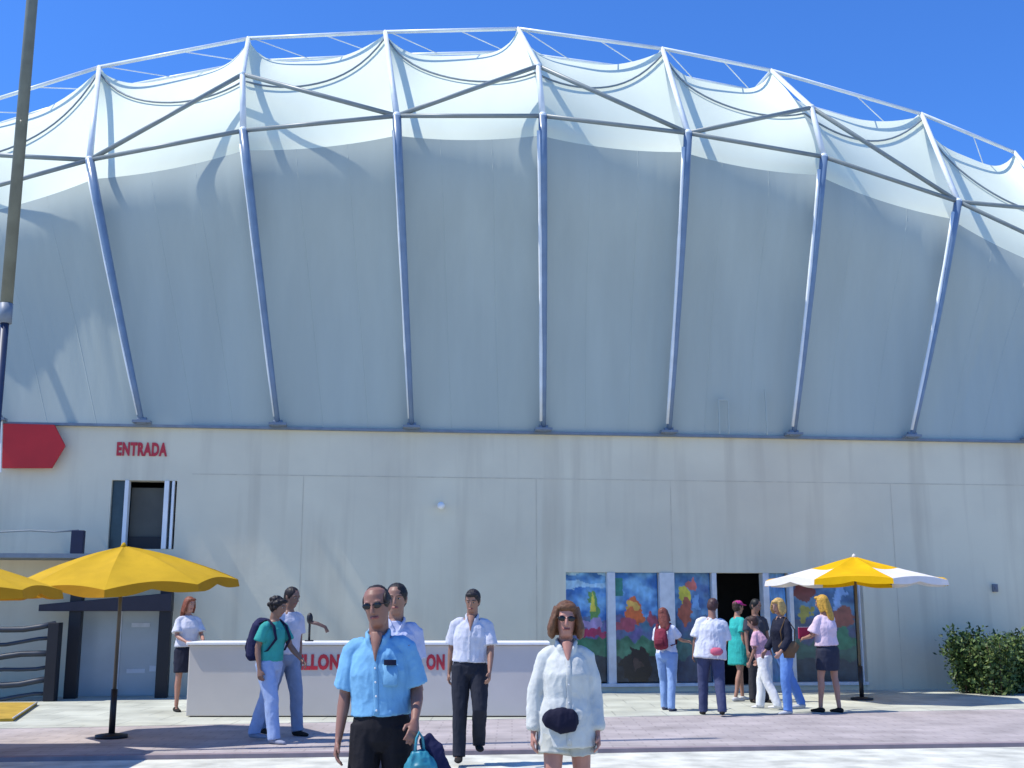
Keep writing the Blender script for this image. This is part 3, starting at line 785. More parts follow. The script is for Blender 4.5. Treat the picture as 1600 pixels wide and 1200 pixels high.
def person(label, loc, H, head_deg, skin=(.34, .19, .13), top=None, bottom=None, hair=None, legs=((4, -2, 3), (4, -2, 3)),
           arms=((4, 8, 12, 4), (4, 8, 12, 4)), lean=(0, 0), look=(0, 0, 0), fem=False, wide=1.0, shades=False, shoes=(.02, .018, .016),
           cap=None, belt=None, near=False, curl=.55, group="people in front of the pavilion", extra=None, twist=0):
    """legs/arms: (person's right, person's left); the figure is built facing -Y, then turned by head_deg"""
    sc = H / 1.74
    vx = .0055 if near else .009
    sw_ = (.92 if fem else 1.0) * wide; hw = (1.06 if fem else 1.0) * wide
    S = lambda x, y, z: V((x, y, z)) * sc
    pel = S(0, 0, .93)
    LM = Matrix.Rotation(R(lean[0]), 3, 'X') @ Matrix.Rotation(R(lean[1]), 3, 'Y') @ Matrix.Rotation(R(twist), 3, 'Z')
    def U(x, y, z):                        # a point of the upper body, leaned about the pelvis
        return LM @ (S(x, y, z) - pel) + pel
    LX, LF = LM @ V((1, 0, 0)), LM @ V((0, -1, 0))
    body = MB()
    tw = [(.86, .155 * hw, .105), (.95, .165 * hw, .112), (1.08, (.128 if fem else .145) * wide, .10), (1.27, .165 * sw_, .115), (1.37, .165 * sw_, .10), (1.42, .11 * sw_, .075), (1.47, .055, .055)]
    body.loft([(U(0, 0, z), rx * sc * .96, ry * sc * .96) for z, rx, ry in tw], LX, 20)
    hd = U(0, -.022, 1.622)
    HM = LM @ Matrix.Rotation(R(look[0]), 3, 'Z') @ Matrix.Rotation(R(look[1]), 3, 'X') @ Matrix.Rotation(R(look[2]), 3, 'Y')
    def HP(x, y, z): return hd + HM @ (V((x, y, z)) * sc)
    body.loft([(U(0, .018, 1.41), .075 * sc, .066 * sc), (U(0, .012, 1.46), (.050 if fem else .060) * sc, (.052 if fem else .060) * sc), (HP(0, .015, -.05), (.047 if fem else .057) * sc, (.052 if fem else .060) * sc)], LX, 14)
    HX = HM @ V((1, 0, 0))
    hw_ = .95 if fem else 1.0
    body.loft([(HP(0, -.052, -.116), .020 * sc, .018 * sc), (HP(0, -.046, -.108), .036 * sc, .036 * sc), (HP(0, -.030, -.085), .050 * sc * hw_, .058 * sc), (HP(0, -.012, -.05), .062 * sc * hw_, .080 * sc),
               (HP(0, -.002, -.01), .070 * sc * hw_, .092 * sc), (HP(0, .002, .03), .074 * sc * hw_, .096 * sc), (HP(0, .005, .065), .072 * sc * hw_, .092 * sc), (HP(0, .008, .092), .058 * sc, .074 * sc), (HP(0, .01, .108), .036 * sc, .045 * sc), (HP(0, .01, .113), .012 * sc, .015 * sc)], HX, 22)
    body.loft([(HP(0, -.088, .022), .008 * sc, .010 * sc), (HP(0, -.103, -.012), .011 * sc, .014 * sc), (HP(0, -.106, -.028), .016 * sc, .014 * sc), (HP(0, -.094, -.036), .012 * sc, .010 * sc)], HX, 10)
    for s in (-1, 1):
        body.loft([(HP(s * .070, .012, -.032), .006 * sc, .010 * sc), (HP(s * .077, .015, -.004), .009 * sc, .018 * sc), (HP(s * .078, .018, .022), .008 * sc, .017 * sc), (HP(s * .072, .016, .034), .004 * sc, .008 * sc)], HX, 8)
        body.loft([(HP(s * .012, -.090, .030), .004 * sc, .006 * sc), (HP(s * .032, -.089, .034), .006 * sc, .007 * sc), (HP(s * .054, -.074, .028), .004 * sc, .006 * sc)], HX, 8)
    body.loft([(HP(-.026, -.083, -.060), .004 * sc, .004 * sc), (HP(0, -.093, -.058), .006 * sc, .009 * sc), (HP(.026, -.083, -.060), .004 * sc, .004 * sc)], V((0, 0, 1)), 8)
    if top and top.get('vneck'):
        body.loft([(U(0, -.070, 1.47), .040 * sc, .02 * sc), (U(0, -.098, 1.42), .030 * sc, .016 * sc), (U(0, -.124, 1.355), .013 * sc, .014 * sc), (U(0, -.138, 1.31), .004 * sc, .006 * sc)], LX, 10)
    joints = {}
    ua, fa = .285 * sc, .255 * sc
    am = .88 if fem else 1.0
    for k, side in ((0, -1), (1, 1)):
        a = arms[k]
        sh = U(side * .172 * sw_, .005, 1.392)
        d1 = LM @ dirv(a[0], a[1], side); d2 = LM @ dirv(a[2], a[3], side)
        el = sh + d1 * ua; wr = el + d2 * fa
        joints[('sh', side)] = sh; joints[('el', side)] = el; joints[('wr', side)] = wr; joints[('d2', side)] = d2
        body.loft([(sh, .052 * am * sc, .050 * am * sc), (sh.lerp(el, .35), .049 * am * sc, .047 * am * sc), (sh.lerp(el, .9), .038 * am * sc, .038 * am * sc), (el, .037 * am * sc, .037 * am * sc)], LF, 12)
        body.loft([(el - d1 * .02, .036 * am * sc, .036 * am * sc), (el.lerp(wr, .25), .040 * am * sc, .037 * am * sc), (el.lerp(wr, .7), .031 * am * sc, .028 * am * sc), (wr, .026 * am * sc, .021 * am * sc)], LF, 12)
        lat = LF if abs(d2.dot(LF)) < .8 else LM @ V((-side * .6, 0, .8))
        hand(body, wr, d2, lat, LX * (-side), sc * (.93 if fem else 1.02), curl)
    lth, lsh = .43 * sc, .43 * sc
    for k, side in ((0, -1), (1, 1)):
        l = legs[k]
        hp = S(side * .092 * hw, 0, .90)
        kn = hp + dirv(l[0], l[2], side) * lth; an = kn + dirv(l[1], l[2] * .4, side) * lsh
        joints[('hp', side)] = hp; joints[('kn', side)] = kn; joints[('an', side)] = an
        body.loft([(hp + V((0, 0, .03)), .082 * hw * sc, .088 * sc), (hp.lerp(kn, .4), .072 * hw * sc, .077 * sc), (hp.lerp(kn, .9), .052 * sc, .054 * sc), (kn, .050 * sc, .052 * sc)], (1, 0, 0), 14)
        body.loft([(kn + V((0, 0, .02)), .048 * sc, .050 * sc), (kn.lerp(an, .28) + V((0, .012, 0)), .050 * sc, .056 * sc), (kn.lerp(an, .75), .034 * sc, .037 * sc), (an, .030 * sc, .035 * sc)], (1, 0, 0), 14)
        body.loft([(an + S(0, .045, -.045), .028 * sc, .028 * sc), (an + S(0, 0, -.035), .036 * sc, .034 * sc), (an + S(side * .01, -.09, -.055), .040 * sc, .022 * sc), (an + S(side * .012, -.15, -.062), .030 * sc, .014 * sc)], (1, 0, 0), 12)
    zmin = min(joints[('an', -1)].z, joints[('an', 1)].z) - .086 * sc
    bme = remesh("person", body, vx, 3)
    inv = HM.transposed()
    skm = skin_mat(skin)
    bme.materials.clear(); bme.materials.append(skm); bme.materials.append(M_LIP)
    for pl in bme.polygons:
        c = inv @ (pl.center - hd) / sc
        if c.y < -.070 and abs(c.x) < .026 and -.066 < c.z < -.051: pl.material_index = 1
    root = bpy.data.objects.new("person", bme); C.objects.link(root)
    tag(root, label, "person", group)
    def garment(name, mb, m, voxel=None, smooth=5, folds=.006, fscale=7.0, bevel=None):
        me = remesh(name, mb, voxel or vx * 1.15, smooth, folds, fscale, seed=len(label) * .77)
        me.materials.clear(); me.materials.append(m)
        o = bpy.data.objects.new(name, me); C.objects.link(o); o.parent = root
        return o
    # eyes
    if near or True:
        em = MB()
        for s in (-1, 1):
            em.mi = 0; em.ball(HP(s * .031, -.0805, .012), (.0120 * sc, .0120 * sc, .0065 * sc), 10, 6)
            em.mi = 1; em.ball(HP(s * .031, -.0890, .012), (.0062 * sc, .0050 * sc, .0062 * sc), 8, 6)
            if hair: em.mi = 2; em.loft([(HP(s * .014, -.0935, .032), .0025 * sc, .003 * sc), (HP(s * .032, -.0925, .037), .0035 * sc, .004 * sc), (HP(s * .054, -.078, .031), .002 * sc, .003 * sc)], V((0, 0, 1)), 8)
        if not shades: 
            eo = em.build("eyes", [M_EYEW, M_EYED, M_BROW], root, True, True)
    if shades:
        gm = MB()
        for s in (-1, 1):
            gm.loft([(HP(s * .033, -.080, .012), .024 * sc, .017 * sc), (HP(s * .032, -.096, .012), .026 * sc, .0185 * sc), (HP(s * .031, -.099, .012), .022 * sc, .015 * sc)], HX, 14)
            gm.tube([HP(s * .057, -.086, .017), HP(s * .076, -.04, .014), HP(s * .080, .012, .010)], .003 * sc, 6)
        gm.tube([HP(-.012, -.098, .016), HP(.012, -.098, .016)], .003 * sc, 6)
        gm.build("sunglasses", M_SHADES, root, True, True)
    # top
    if top:
        tm = MB(); c0 = top.get('loose', .02); hem = top.get('hem', .93); fl = top.get('flare', 0.0)
        bust = .02 if fem else 0
        prof = [(hem, (.165 * hw + c0 + fl), .115 + c0 + fl * .7), (max(hem + .03, 1.0), (.160 * hw + c0 + fl * .6), .112 + c0 + fl * .5), (1.10, (.138 if fem else .150) * wide + c0 * 1.2 + fl * .3, .106 + c0),
                (1.25, .165 * sw_ + c0 * .9, .118 + c0 * .8 + bust), (1.345, .158 * sw_ + c0 * .5, .104 + c0 * .6), (1.395, .128 * sw_ + c0 * .2, .086), (1.43, .085, .070), (1.452, .062, .062)]
        prof = [q for q in prof if q[0] >= hem]
        def upm(z): return U(0, 0, z)
        tm.loft([(U(0, -.01 if .9 < z < 1.3 and fem else 0, z), rx * sc, ry * sc) for z, rx, ry in prof], LX, 24)
        sl = top.get('sleeve', .55); sr = top.get('sr', .068 * am)
        for side in (-1, 1):
            sh, el, wr = joints[('sh', side)], joints[('el', side)], joints[('wr', side)]
            inn = U(side * .085 * sw_, 0, 1.402)
            if sl <= 1.0:
                e = sh.lerp(el, sl)
                tm.loft([(inn, .046 * sc, .046 * sc), (inn.lerp(sh, .62) + V((0, 0, -.006)), .054 * am * sc, .056 * am * sc), (sh.lerp(el, .10) - LX * side * .008 * sc, .059 * am * sc, (.060 * am + c0 * .2) * sc), (sh.lerp(el, .35), (.058 * am + c0 * .25) * sc, (.058 * am + c0 * .25) * sc), (e, sr * sc * 1.06, sr * sc)], LF, 14)
            else:
                e = el.lerp(wr, sl - 1)
                tm.loft([(inn, .046 * sc, .046 * sc), (inn.lerp(sh, .62) + V((0, 0, -.006)), .054 * am * sc, .056 * am * sc), (sh.lerp(el, .10) - LX * side * .008 * sc, .059 * am * sc, (.060 * am + c0 * .2) * sc), (sh.lerp(el, .35), (.056 * am + c0 * .2) * sc, (.056 * am + c0 * .2) * sc), (sh.lerp(el, .6), sr * sc, sr * sc), (el, sr * sc * .95, sr * sc * .95), (e - (wr - el) * .08, sr * sc * .85, sr * sc * .82), (e, sr * sc * .66, sr * sc * .62)], LF, 14)
        if top.get('collar'):
            for s in (-1, 1):
                tm.loft([(U(s * .020, -.100, 1.375), .010, .006), (U(s * .048, -.078, 1.425), .022, .009), (U(s * .066, -.02, 1.462), .022, .009), (U(s * .055, .04, 1.474), .020, .010), (U(0, .068, 1.474), .018, .010)], V((0, 0, 1)), 8)
        g_ = garment(top.get('name', 'shirt'), tm, cl_mat(top['col']), folds=top.get('folds', .008), fscale=top.get('fscale', 8))
        if top.get('placket'):
            pm = MB()
            pz = [hem + .01 + (1.42 - hem) * q / 16 for q in range(17)]
            from_me = g_.data
            pts = []
            for z in pz:
                best = None; tgt = U(0, 0, z)
                for v in from_me.vertices:
                    dv = v.co - tgt
                    lx = dv.dot(LX)
                    if abs(lx) < .012 and abs(dv.dot(LM @ V((0, 0, 1)))) < .012:
                        f_ = dv.dot(LF)
                        if best is None or f_ > best: best = f_
                if best is not None: pts.append(tgt + LF * (best - .001))
            if len(pts) > 3: pm.loft([(p_, .016, .004) for p_ in pts], LX, 8); pm.build("placket", cl_mat(tuple(c * .93 for c in top['col'])), g_, True, True)
            if near and len(pts) > 3:
                for p_ in pts[1:-2:3]:
                    pb_ = MB(); pb_.ball(p_ + LF * .005, (.006, .003, .006), 8, 5); pb_.build("button", M_FRAME, g_, True, True)
        if 'pocket' in top:
            pk = MB(); z = 1.24; tgt = U(.085, 0, z); best = max(((v.co - tgt).dot(LF) for v in g_.data.vertices if abs((v.co - tgt).dot(LX)) < .03 and abs(v.co.z - tgt.z) < .03), default=.12)
            b0 = tgt + LF * (best - .002)
            pk.loft([(b0 + V((0, 0, -.075)), .040, .006), (b0 + V((0, 0, -.06)), .046, .008), (b0 + V((0, 0, .05)), .046, .008)], LX, 12); pk.build("pocket", cl_mat(tuple(c * .92 for c in top['col'])), g_, True, True)
            pk = MB(); pk.loft([(b0 + LF * .012 + V((-.0, 0, .045)), .036, .006), (b0 + LF * .014 + V((0, 0, .075)), .036, .006)], LX, 10); pk.build("spectacle_case", cl_mat((.01, .012, .03)), g_, False, True)
        joints['top'] = g_
    # bottom
    if bottom:
        bm_ = MB(); kind = bottom['kind']; lo = bottom.get('loose', .014)
        wz = bottom.get('waist', 1.02)
        if kind == 'skirt':
            hz = bottom.get('hem', .55)
            kx = (joints[('kn', -1)] + joints[('kn', 1)]) / 2
            bm_.loft([(S(0, 0, wz), .140 * hw * sc, .105 * sc), (S(0, 0, .90), (.172 * hw + lo) * sc, (.125 + lo) * sc), (S(kx.x / sc * .5, kx.y / sc * .5, .72), (.178 * hw + lo) * sc, (.13 + lo) * sc), (S(kx.x / sc * .8, kx.y / sc * .8, hz), (.172 * hw + lo + bottom.get('flare', 0)) * sc, (.13 + lo + bottom.get('flare', 0)) * sc)], (1, 0, 0), 24)
        else:
            bm_.loft([(U(0, 0, wz), (.150 * hw + .006) * sc, (.108 + .006) * sc), (S(0, 0, .94), (.168 * hw + lo) * sc, (.117 + lo) * sc), (S(0, .004, .86), (.160 * hw + lo) * sc, (.112 + lo) * sc), (S(0, .004, .80), .09 * sc, .085 * sc)], (1, 0, 0), 22)
            for side in (-1, 1):
                hp, kn, an = joints[('hp', side)], joints[('kn', side)], joints[('an', side)]
                if kind == 'shorts':
                    e = hp.lerp(kn, bottom.get('len', .75))
                    bm_.loft([(hp + V((0, 0, .04)), (.088 * hw + lo) * sc, (.098 + lo) * sc), (hp.lerp(kn, .35), (.086 * hw + lo) * sc, (.092 + lo) * sc), (e, (.082 * hw + lo * 1.4) * sc, (.086 + lo * 1.4) * sc)], (1, 0, 0), 18)
                else:
                    w_ = bottom.get('leg', 1.0)
                    bm_.loft([(hp + V((0, 0, .04)), (.088 * hw + lo) * sc, (.098 + lo) * sc), (hp.lerp(kn, .4), (.078 * hw + lo) * sc, (.085 + lo) * sc), (kn, (.058 + lo) * w_ * sc, (.064 + lo) * w_ * sc), (kn.lerp(an, .5) + V((0, .008, 0)), (.052 + lo) * w_ * sc, (.060 + lo) * w_ * sc),
                              (an + V((0, -.005, .0)), (.048 + lo) * w_ * sc, (.058 + lo) * w_ * sc), (an + V((0, -.01, -.035)), (.048 + lo) * w_ * sc, (.062 + lo) * w_ * sc)], (1, 0, 0), 18)
        bo = garment({'skirt': 'skirt', 'shorts': 'shorts'}.get(kind, 'trousers'), bm_, cl_mat(bottom['col']), folds=.007, fscale=7)
    if belt:
        b2 = MB(); b2.loft([(U(0, 0, .995), (.158 * hw + .012) * sc, (.114 + .012) * sc), (U(0, 0, 1.035), (.155 * hw + .012) * sc, (.112 + .012) * sc)], LX, 28)
        b2.build("belt", cl_mat(belt), root, True, True)
    # shoes
    for side in (-1, 1):
        an = joints[('an', side)]
        s2 = MB()
        s2.loft([(an + S(0, .072, -.058), .020 * sc, .022 * sc), (an + S(0, .055, -.052), .035 * sc, .034 * sc), (an + S(0, 0, -.042), .041 * sc, .044 * sc), (an + S(side * .006, -.07, -.057), .045 * sc, .030 * sc), (an + S(side * .010, -.13, -.062), .044 * sc, .025 * sc), (an + S(side * .010, -.175, -.066), .032 * sc, .019 * sc), (an + S(side * .009, -.19, -.068), .015 * sc, .012 * sc)], (1, 0, 0), 16)
        me = remesh("shoe", s2, .008, 3); me.materials.clear(); me.materials.append(cl_mat(shoes))
        o = bpy.data.objects.new("shoe", me); C.objects.link(o); o.parent = root
    # hair
    if hair:
        hm = MB(); st_ = hair['style']
        if st_ == 'balding':
            hm.ball(HP(0, .032, .018), (.081 * sc, .082 * sc, .084 * sc), 18, 12)
            for s in (-1, 1): hm.ball(HP(s * .062, -.004, .030), (.019 * sc, .052 * sc, .050 * sc), 12, 8)
            hm.ball(HP(0, .026, .064), (.068 * sc, .076 * sc, .058 * sc), 14, 10)
        else:
            hm.ball(HP(0, .018, .045), (.083 * sc, .101 * sc, .086 * sc), 20, 12)
            hm.ball(HP(0, .035, .0), (.079 * sc, .080 * sc, .085 * sc), 18, 12)
            for s in (-1, 1): hm.ball(HP(s * .062, .004, .030), (.018 * sc, .040 * sc, .050 * sc), 12, 8)
            if st_ in ('fringe', 'bob', 'long', 'curly'): hm.ball(HP(0, -.055, .085), (.066 * sc, .048 * sc, .028 * sc), 14, 8)
            if st_ == 'bob':
                for s in (-1, 1): hm.loft([(HP(s * .058, .0, .08), .03 * sc, .06 * sc), (HP(s * .083, -.012, .01), .026 * sc, .066 * sc), (HP(s * .098, -.008, -.055), .032 * sc, .070 * sc), (HP(s * .098, .0, -.105), .026 * sc, .056 * sc), (HP(s * .09, .004, -.125), .012 * sc, .03 * sc)], HX, 12)
                hm.loft([(HP(0, .06, .06), .075 * sc, .05 * sc), (HP(0, .080, -.03), .085 * sc, .045 * sc), (HP(0, .078, -.11), .080 * sc, .034 * sc)], HX, 14)
            if st_ == 'long':
                hm.loft([(HP(0, .045, .06), .078 * sc, .06 * sc), (HP(0, .070, -.03), .088 * sc, .05 * sc), (HP(0, .090, -.13), .092 * sc, .040 * sc), (HP(0, .105, -.24), .082 * sc, .032 * sc), (HP(0, .110, -.30), .05 * sc, .02 * sc)], HX, 16)
                for s in (-1, 1): hm.loft([(HP(s * .066, .0, .06), .02 * sc, .05 * sc), (HP(s * .083, .0, -.03), .02 * sc, .05 * sc), (HP(s * .088, .02, -.13), .02 * sc, .04 * sc)], HX, 10)
            if st_ == 'curly':
                for k in range(40):
                    a = random.uniform(0, 6.28); b = random.uniform(-.5, 1.4)
                    hm.ball(HP(.085 * math.cos(a) * math.cos(b), .025 + .098 * math.sin(a) * math.cos(b) if math.sin(a) > -.55 else .03, .03 + .085 * math.sin(b)), .030 * sc, 8, 6)
        garment("hair", hm, mat("hair", hair['col'], .55, .3, 40, spec=.3), voxel=.0055 if near else .008, smooth=2, folds=.004, fscale=28)
    if cap:
        cm_ = MB(); cm_.ball(HP(0, .012, .058), (.085 * sc, .105 * sc, .074 * sc), 18, 12)
        cm_.loft([(HP(0, -.06, .058), .07 * sc, .012 * sc), (HP(0, -.11, .055), .066 * sc, .008 * sc), (HP(0, -.165, .046), .045 * sc, .006 * sc)], HX, 14)
        garment("cap", cm_, cl_mat(cap), voxel=.007, smooth=2, folds=.001)
    root.location = V(loc) - V((0, 0, zmin)); root.rotation_euler = (0, 0, R(head_deg))
    RM = Matrix.Rotation(R(head_deg), 3, 'Z')
    joints['world'] = lambda p: RM @ p + root.location
    joints['U'] = U
    joints['root'] = root; joints['rot'] = R(head_deg); joints['sc'] = sc
    return joints
def place(px, depth, z=0.0):
    p = at_y(px, 955, depth); return V((p.x, depth, z))

def backpack(label, J, col, w=.16, h=.22, d=.10):
    """worn on the back: bag, pocket, two straps over the shoulders"""
    wld, U, sc = J['world'], J['U'], J['sc']
    root = tag(empty("backpack", wld(U(0, .24, 1.0))), label, "backpack")
    lat = wld(V((1, 0, 0))) - wld(V((0, 0, 0)))
    off = woff(root)
    def bag(name, rings, m, vox=.011, folds=.006):
        mb = MB(); mb.loft(rings, lat, 20); me = remesh(name, mb, vox, 4, folds, 9)
        for v in me.vertices: v.co -= off
        me.materials.clear(); me.materials.append(m); o = bpy.data.objects.new(name, me); C.objects.link(o); o.parent = root
    cz = 1.20
    bag("pack", [(wld(U(0, .19, cz - h)), w * .8, d * .7), (wld(U(0, .205, cz - h * .85)), w, d), (wld(U(0, .205, cz)), w, d * 1.05), (wld(U(0, .19, cz + h * .7)), w * .9, d * .85), (wld(U(0, .175, cz + h)), w * .55, d * .5)], cl_mat(col))
    bag("front_pocket", [(wld(U(0, .29, cz - h * .8)), w * .6, d * .3), (wld(U(0, .305, cz - h * .5)), w * .72, d * .45), (wld(U(0, .30, cz - .01)), w * .7, d * .35)], cl_mat(tuple(c * .75 for c in col)))
    for s in (-1, 1):
        mb = MB(); mb.loft([(wld(U(s * .10, .15, cz + h * .8)), .025, .008), (wld(U(s * .115, .02, 1.465)), .028, .010), (wld(U(s * .12, -.09, 1.40)), .028, .010), (wld(U(s * .135, -.165, 1.25)), .026, .010), (wld(U(s * .165, -.08, 1.10)), .020, .008), (wld(U(s * .15, .12, cz - h * .75)), .015, .007)], lat, 10)
        mb.build("strap", cl_mat(tuple(c * .6 for c in col)), root, True)

# --- people in the foreground
G2 = -STEP
J = person("man in blue short sleeved shirt and black trousers walking towards the viewer", place(600, 6.95, G2), 1.735, -4, (.24, .115, .08),
           dict(col=(.16, .36, .55), hem=1.0, loose=.026, sleeve=.84, sr=.074, collar=True, vneck=True, placket=True, pocket=True, folds=.0065, fscale=9), dict(kind='trousers', col=(.012, .011, .014), loose=.016, waist=1.05),
           dict(style='balding', col=(.018, .012, .010)), legs=((10, 2, 3), (-4, -14, 3)), arms=((-6, 12, 20, 6), (-8, 11, 54, 2)), lean=(1, -3), look=(-7, 5, -4), shades=True, belt=(.02, .02, .10), near=True, wide=.92, shoes=(.01, .01, .01))
w = J['world'](J[('wr', 1)]); d2 = J['world'](J[('wr', 1)] + J[('d2', 1)]) - w
hp_ = w + d2 * .10 + V((.03, 0, -.0))
bagr = tag(empty("carrier_bag", hp_ - DZ * .5), "crumpled teal plastic carrier bag hanging from the hand of the man in blue", "bag")
mb = MB(); mb.loft([(hp_ + V((.0, 0, -.09)), .04, .03), (hp_ + V((.01, 0, -.16)), .085, .05), (hp_ + V((.02, 0, -.30)), .115, .07), (hp_ + V((.03, 0, -.42)), .12, .075), (hp_ + V((.03, 0, -.47)), .11, .06)], (1, .1, 0), 20)
me = remesh("bag_body", mb, .007, 3, .016, 9, stretch=(1.3, 1.3, .5))
off = woff(bagr)
for v in me.vertices: v.co -= off
me.materials.clear(); me.materials.append(mat("teal_plastic", (.03, .20, .26), .45, .3, 8)); o = bpy.data.objects.new("bag_body", me); C.objects.link(o); o.parent = bagr
mb = MB(); mb.tube([hp_ + V((-.02, -.02, -.10)), hp_ + V((-.012, -.012, -.02)), hp_ + V((.0, .0, .012)), hp_ + V((.02, .012, -.02)), hp_ + V((.03, .02, -.10))], .008, 8); mb.build("handle", bpy.data.materials["teal_plastic"], bagr, True)
jk = tag(empty("jacket", hp_ - DZ * .5 + V((.1, 0, 0))), "dark navy jacket carried beside the teal carrier bag", "jacket")
mb = MB(); mb.loft([(hp_ + V((.03, .05, -.02)), .03, .02), (hp_ + V((.075, .05, -.09)), .055, .035), (hp_ + V((.12, .05, -.20)), .06, .035), (hp_ + V((.15, .05, -.30)), .05, .03), (hp_ + V((.155, .05, -.35)), .02, .015)], (1, 0, 0), 16)
me = remesh("jacket", mb, .007, 3, .012, 10)
for v in me.vertices: v.co -= woff(jk)
me.materials.clear(); me.materials.append(cl_mat((.012, .014, .05))); o = bpy.data.objects.new("body", me); C.objects.link(o); o.parent = jk

person("man in pale lavender shirt half hidden behind the man in blue", place(619, 9.7, G2), 1.80, 10, (.25, .13, .09), dict(col=(.42, .45, .60), hem=.95, loose=.03, sleeve=.8, sr=.08, collar=True),
       dict(kind='trousers', col=(.05, .055, .09)), dict(style='short', col=(.012, .010, .010)), legs=((-8, -14, 3), (8, 2, 3)), look=(-14, 4, 0), near=True, arms=((4, 5, 10, 0), (-8, 3, 6, -4)), wide=.9)

person("man in white short sleeved shirt and dark trousers stepping off the kerb", place(735, 12.95), 1.765, 4, (.27, .14, .095), dict(col=(.50, .51, .58), hem=.985, loose=.032, sleeve=.82, sr=.080, collar=True, vneck=True, placket=True, folds=.007),
       dict(kind='trousers', col=(.018, .020, .030), loose=.018, waist=1.04), dict(style='fringe', col=(.014, .012, .014)), legs=((8, 0, 2), (20, -34, 1)), arms=((-14, 9, 2, 3), (10, 10, 34, 2)), lean=(2, 2), twist=-8, look=(-6, 14, 3), belt=(.015, .02, .06), near=True)

J = person("woman in loose off white shirt, shorts and sunglasses walking towards the viewer", place(884, 7.75, G2), 1.645, 3, (.40, .19, .14), dict(col=(.54, .55, .51), hem=.785, loose=.030, flare=.025, sleeve=1.93, sr=.064, collar=True, vneck=True, placket=True, folds=.0075, fscale=8),
           dict(kind='shorts', col=(.46, .46, .40), loose=.028, len=.40), dict(style='bob', col=(.125, .058, .028)), legs=((9, -2, 3), (-3, -10, 3)), arms=((-2, 14, 10, 5), (-1, 10, 18, 3)), look=(-4, 3, 2), fem=True, shades=True, near=True, wide=.89, shoes=(.4, .38, .35))
wld, U = J['world'], J['U']
c = wld(U(-.055, -.178, .965))
hb = tag(empty("waist_bag", c), "dark navy pouch worn at the waist of the woman in the loose shirt", "bag")
mb = MB(); mb.loft([(c + V((-.105, .03, .02)), .03, .018), (c + V((-.085, .01, .008)), .055, .032), (c + V((0, -.012, -.005)), .082, .042), (c + V((.075, .0, -.002)), .070, .038), (c + V((.10, .03, .01)), .04, .02)], (0, 0, 1), 18)
me = remesh("pouch", mb, .007, 4, .005, 12)
for v in me.vertices: v.co -= c
me.materials.clear(); me.materials.append(cl_mat((.010, .010, .026))); o = bpy.data.objects.new("pouch", me); C.objects.link(o); o.parent = hb

# --- the pair by the counter
J = person("dark haired backpacker in teal top and pale jeans striding right past the counter", place(424, 14.75), 1.74, 62, (.22, .12, .085), dict(col=(.04, .30, .27), hem=.97, loose=.025, sleeve=.7, sr=.072),
           dict(kind='trousers', col=(.30, .39, .60), loose=.022), dict(style='curly', col=(.010, .008, .010)), legs=((20, 8, 2), (-16, -24, 2)), arms=((-6, 10, 20, 4), (28, 8, 60, -6)), lean=(7, 0), look=(10, 6, 0), shoes=(.25, .27, .34))
backpack("dark navy backpack worn by the backpacker in the teal top", J, (.018, .020, .065), .17, .25, .12)
person("taller man in white shirt and grey jeans walking just behind the backpacker", place(447, 15.5), 1.86, 50, (.22, .12, .085), dict(col=(.50, .50, .58), hem=.95, loose=.03, sleeve=.72, sr=.082),
       dict(kind='trousers', col=(.20, .25, .36), loose=.018), dict(style='short', col=(.014, .011, .012)), legs=((-14, -20, 2), (16, 4, 2)), arms=((8, 6, 16, 0), (2, 6, 12, 0)), lean=(7, 0), look=(6, 4, 0))
person("woman in white blouse and dark skirt standing at the left end of the counter", place(295, 19.2), 1.76, 36, (.40, .20, .14), dict(col=(.55, .55, .60), hem=.96, loose=.03, sleeve=.8, sr=.085), dict(kind='skirt', col=(.018, .020, .036), hem=.56),
       dict(style='long', col=(.20, .06, .03)), arms=((18, 10, 70, -18), (22, 8, 75, -14)), look=(14, 6, 0), fem=True)

# --- the group at the mural windows
J = person("slim woman in white top and light jeans seen from behind at the second mural window", place(1040, 19.3), 1.60, 150, (.38, .19, .13), dict(col=(.66, .68, .76), hem=.95, loose=.02, sleeve=.75, sr=.068), dict(kind='trousers', col=(.24, .36, .60), loose=.014),
           dict(style='long', col=(.17, .05, .035)), legs=((-6, -10, 1), (12, 2, 1)), arms=((34, 14, 84, 10), (8, 10, 30, -6)), lean=(2, 5), look=(14, 2, 6), fem=True, shoes=(.08, .08, .12))
backpack("small dark red backpack worn by the slim woman in light jeans", J, (.20, .03, .05), .115, .17, .075)
J = person("broad man in loose white shirt seen from behind left of the dark doorway", place(1108, 18.45), 1.74, 176, (.27, .14, .10), dict(col=(.58, .59, .64), hem=.82, loose=.055, flare=.03, sleeve=.95, sr=.092, folds=.010), dict(kind='trousers', col=(.055, .065, .13), loose=.02),
           dict(style='short', col=(.06, .03, .03)), legs=((-8, -22, 3), (12, 4, 3)), wide=1.05, lean=(3, -5), look=(-18, 8, -8), arms=((14, 12, 62, -10), (2, 12, 24, 2)))
c = J['world'](J['U'](-.07, .235, .93)); pb = tag(empty("pouch", c), "small pinkish red pouch hanging at the back of the loose white shirt", "bag")
mb = MB(); mb.loft([(c + V((-.09, 0, 0)), .03, .02), (c + V((-.05, -.02, 0)), .06, .04), (c + V((.05, -.02, .0)), .06, .04), (c + V((.09, 0, 0)), .03, .02)], (0, 0, 1), 14); mb.build("bag_body", cl_mat((.55, .12, .18)), pb, True)
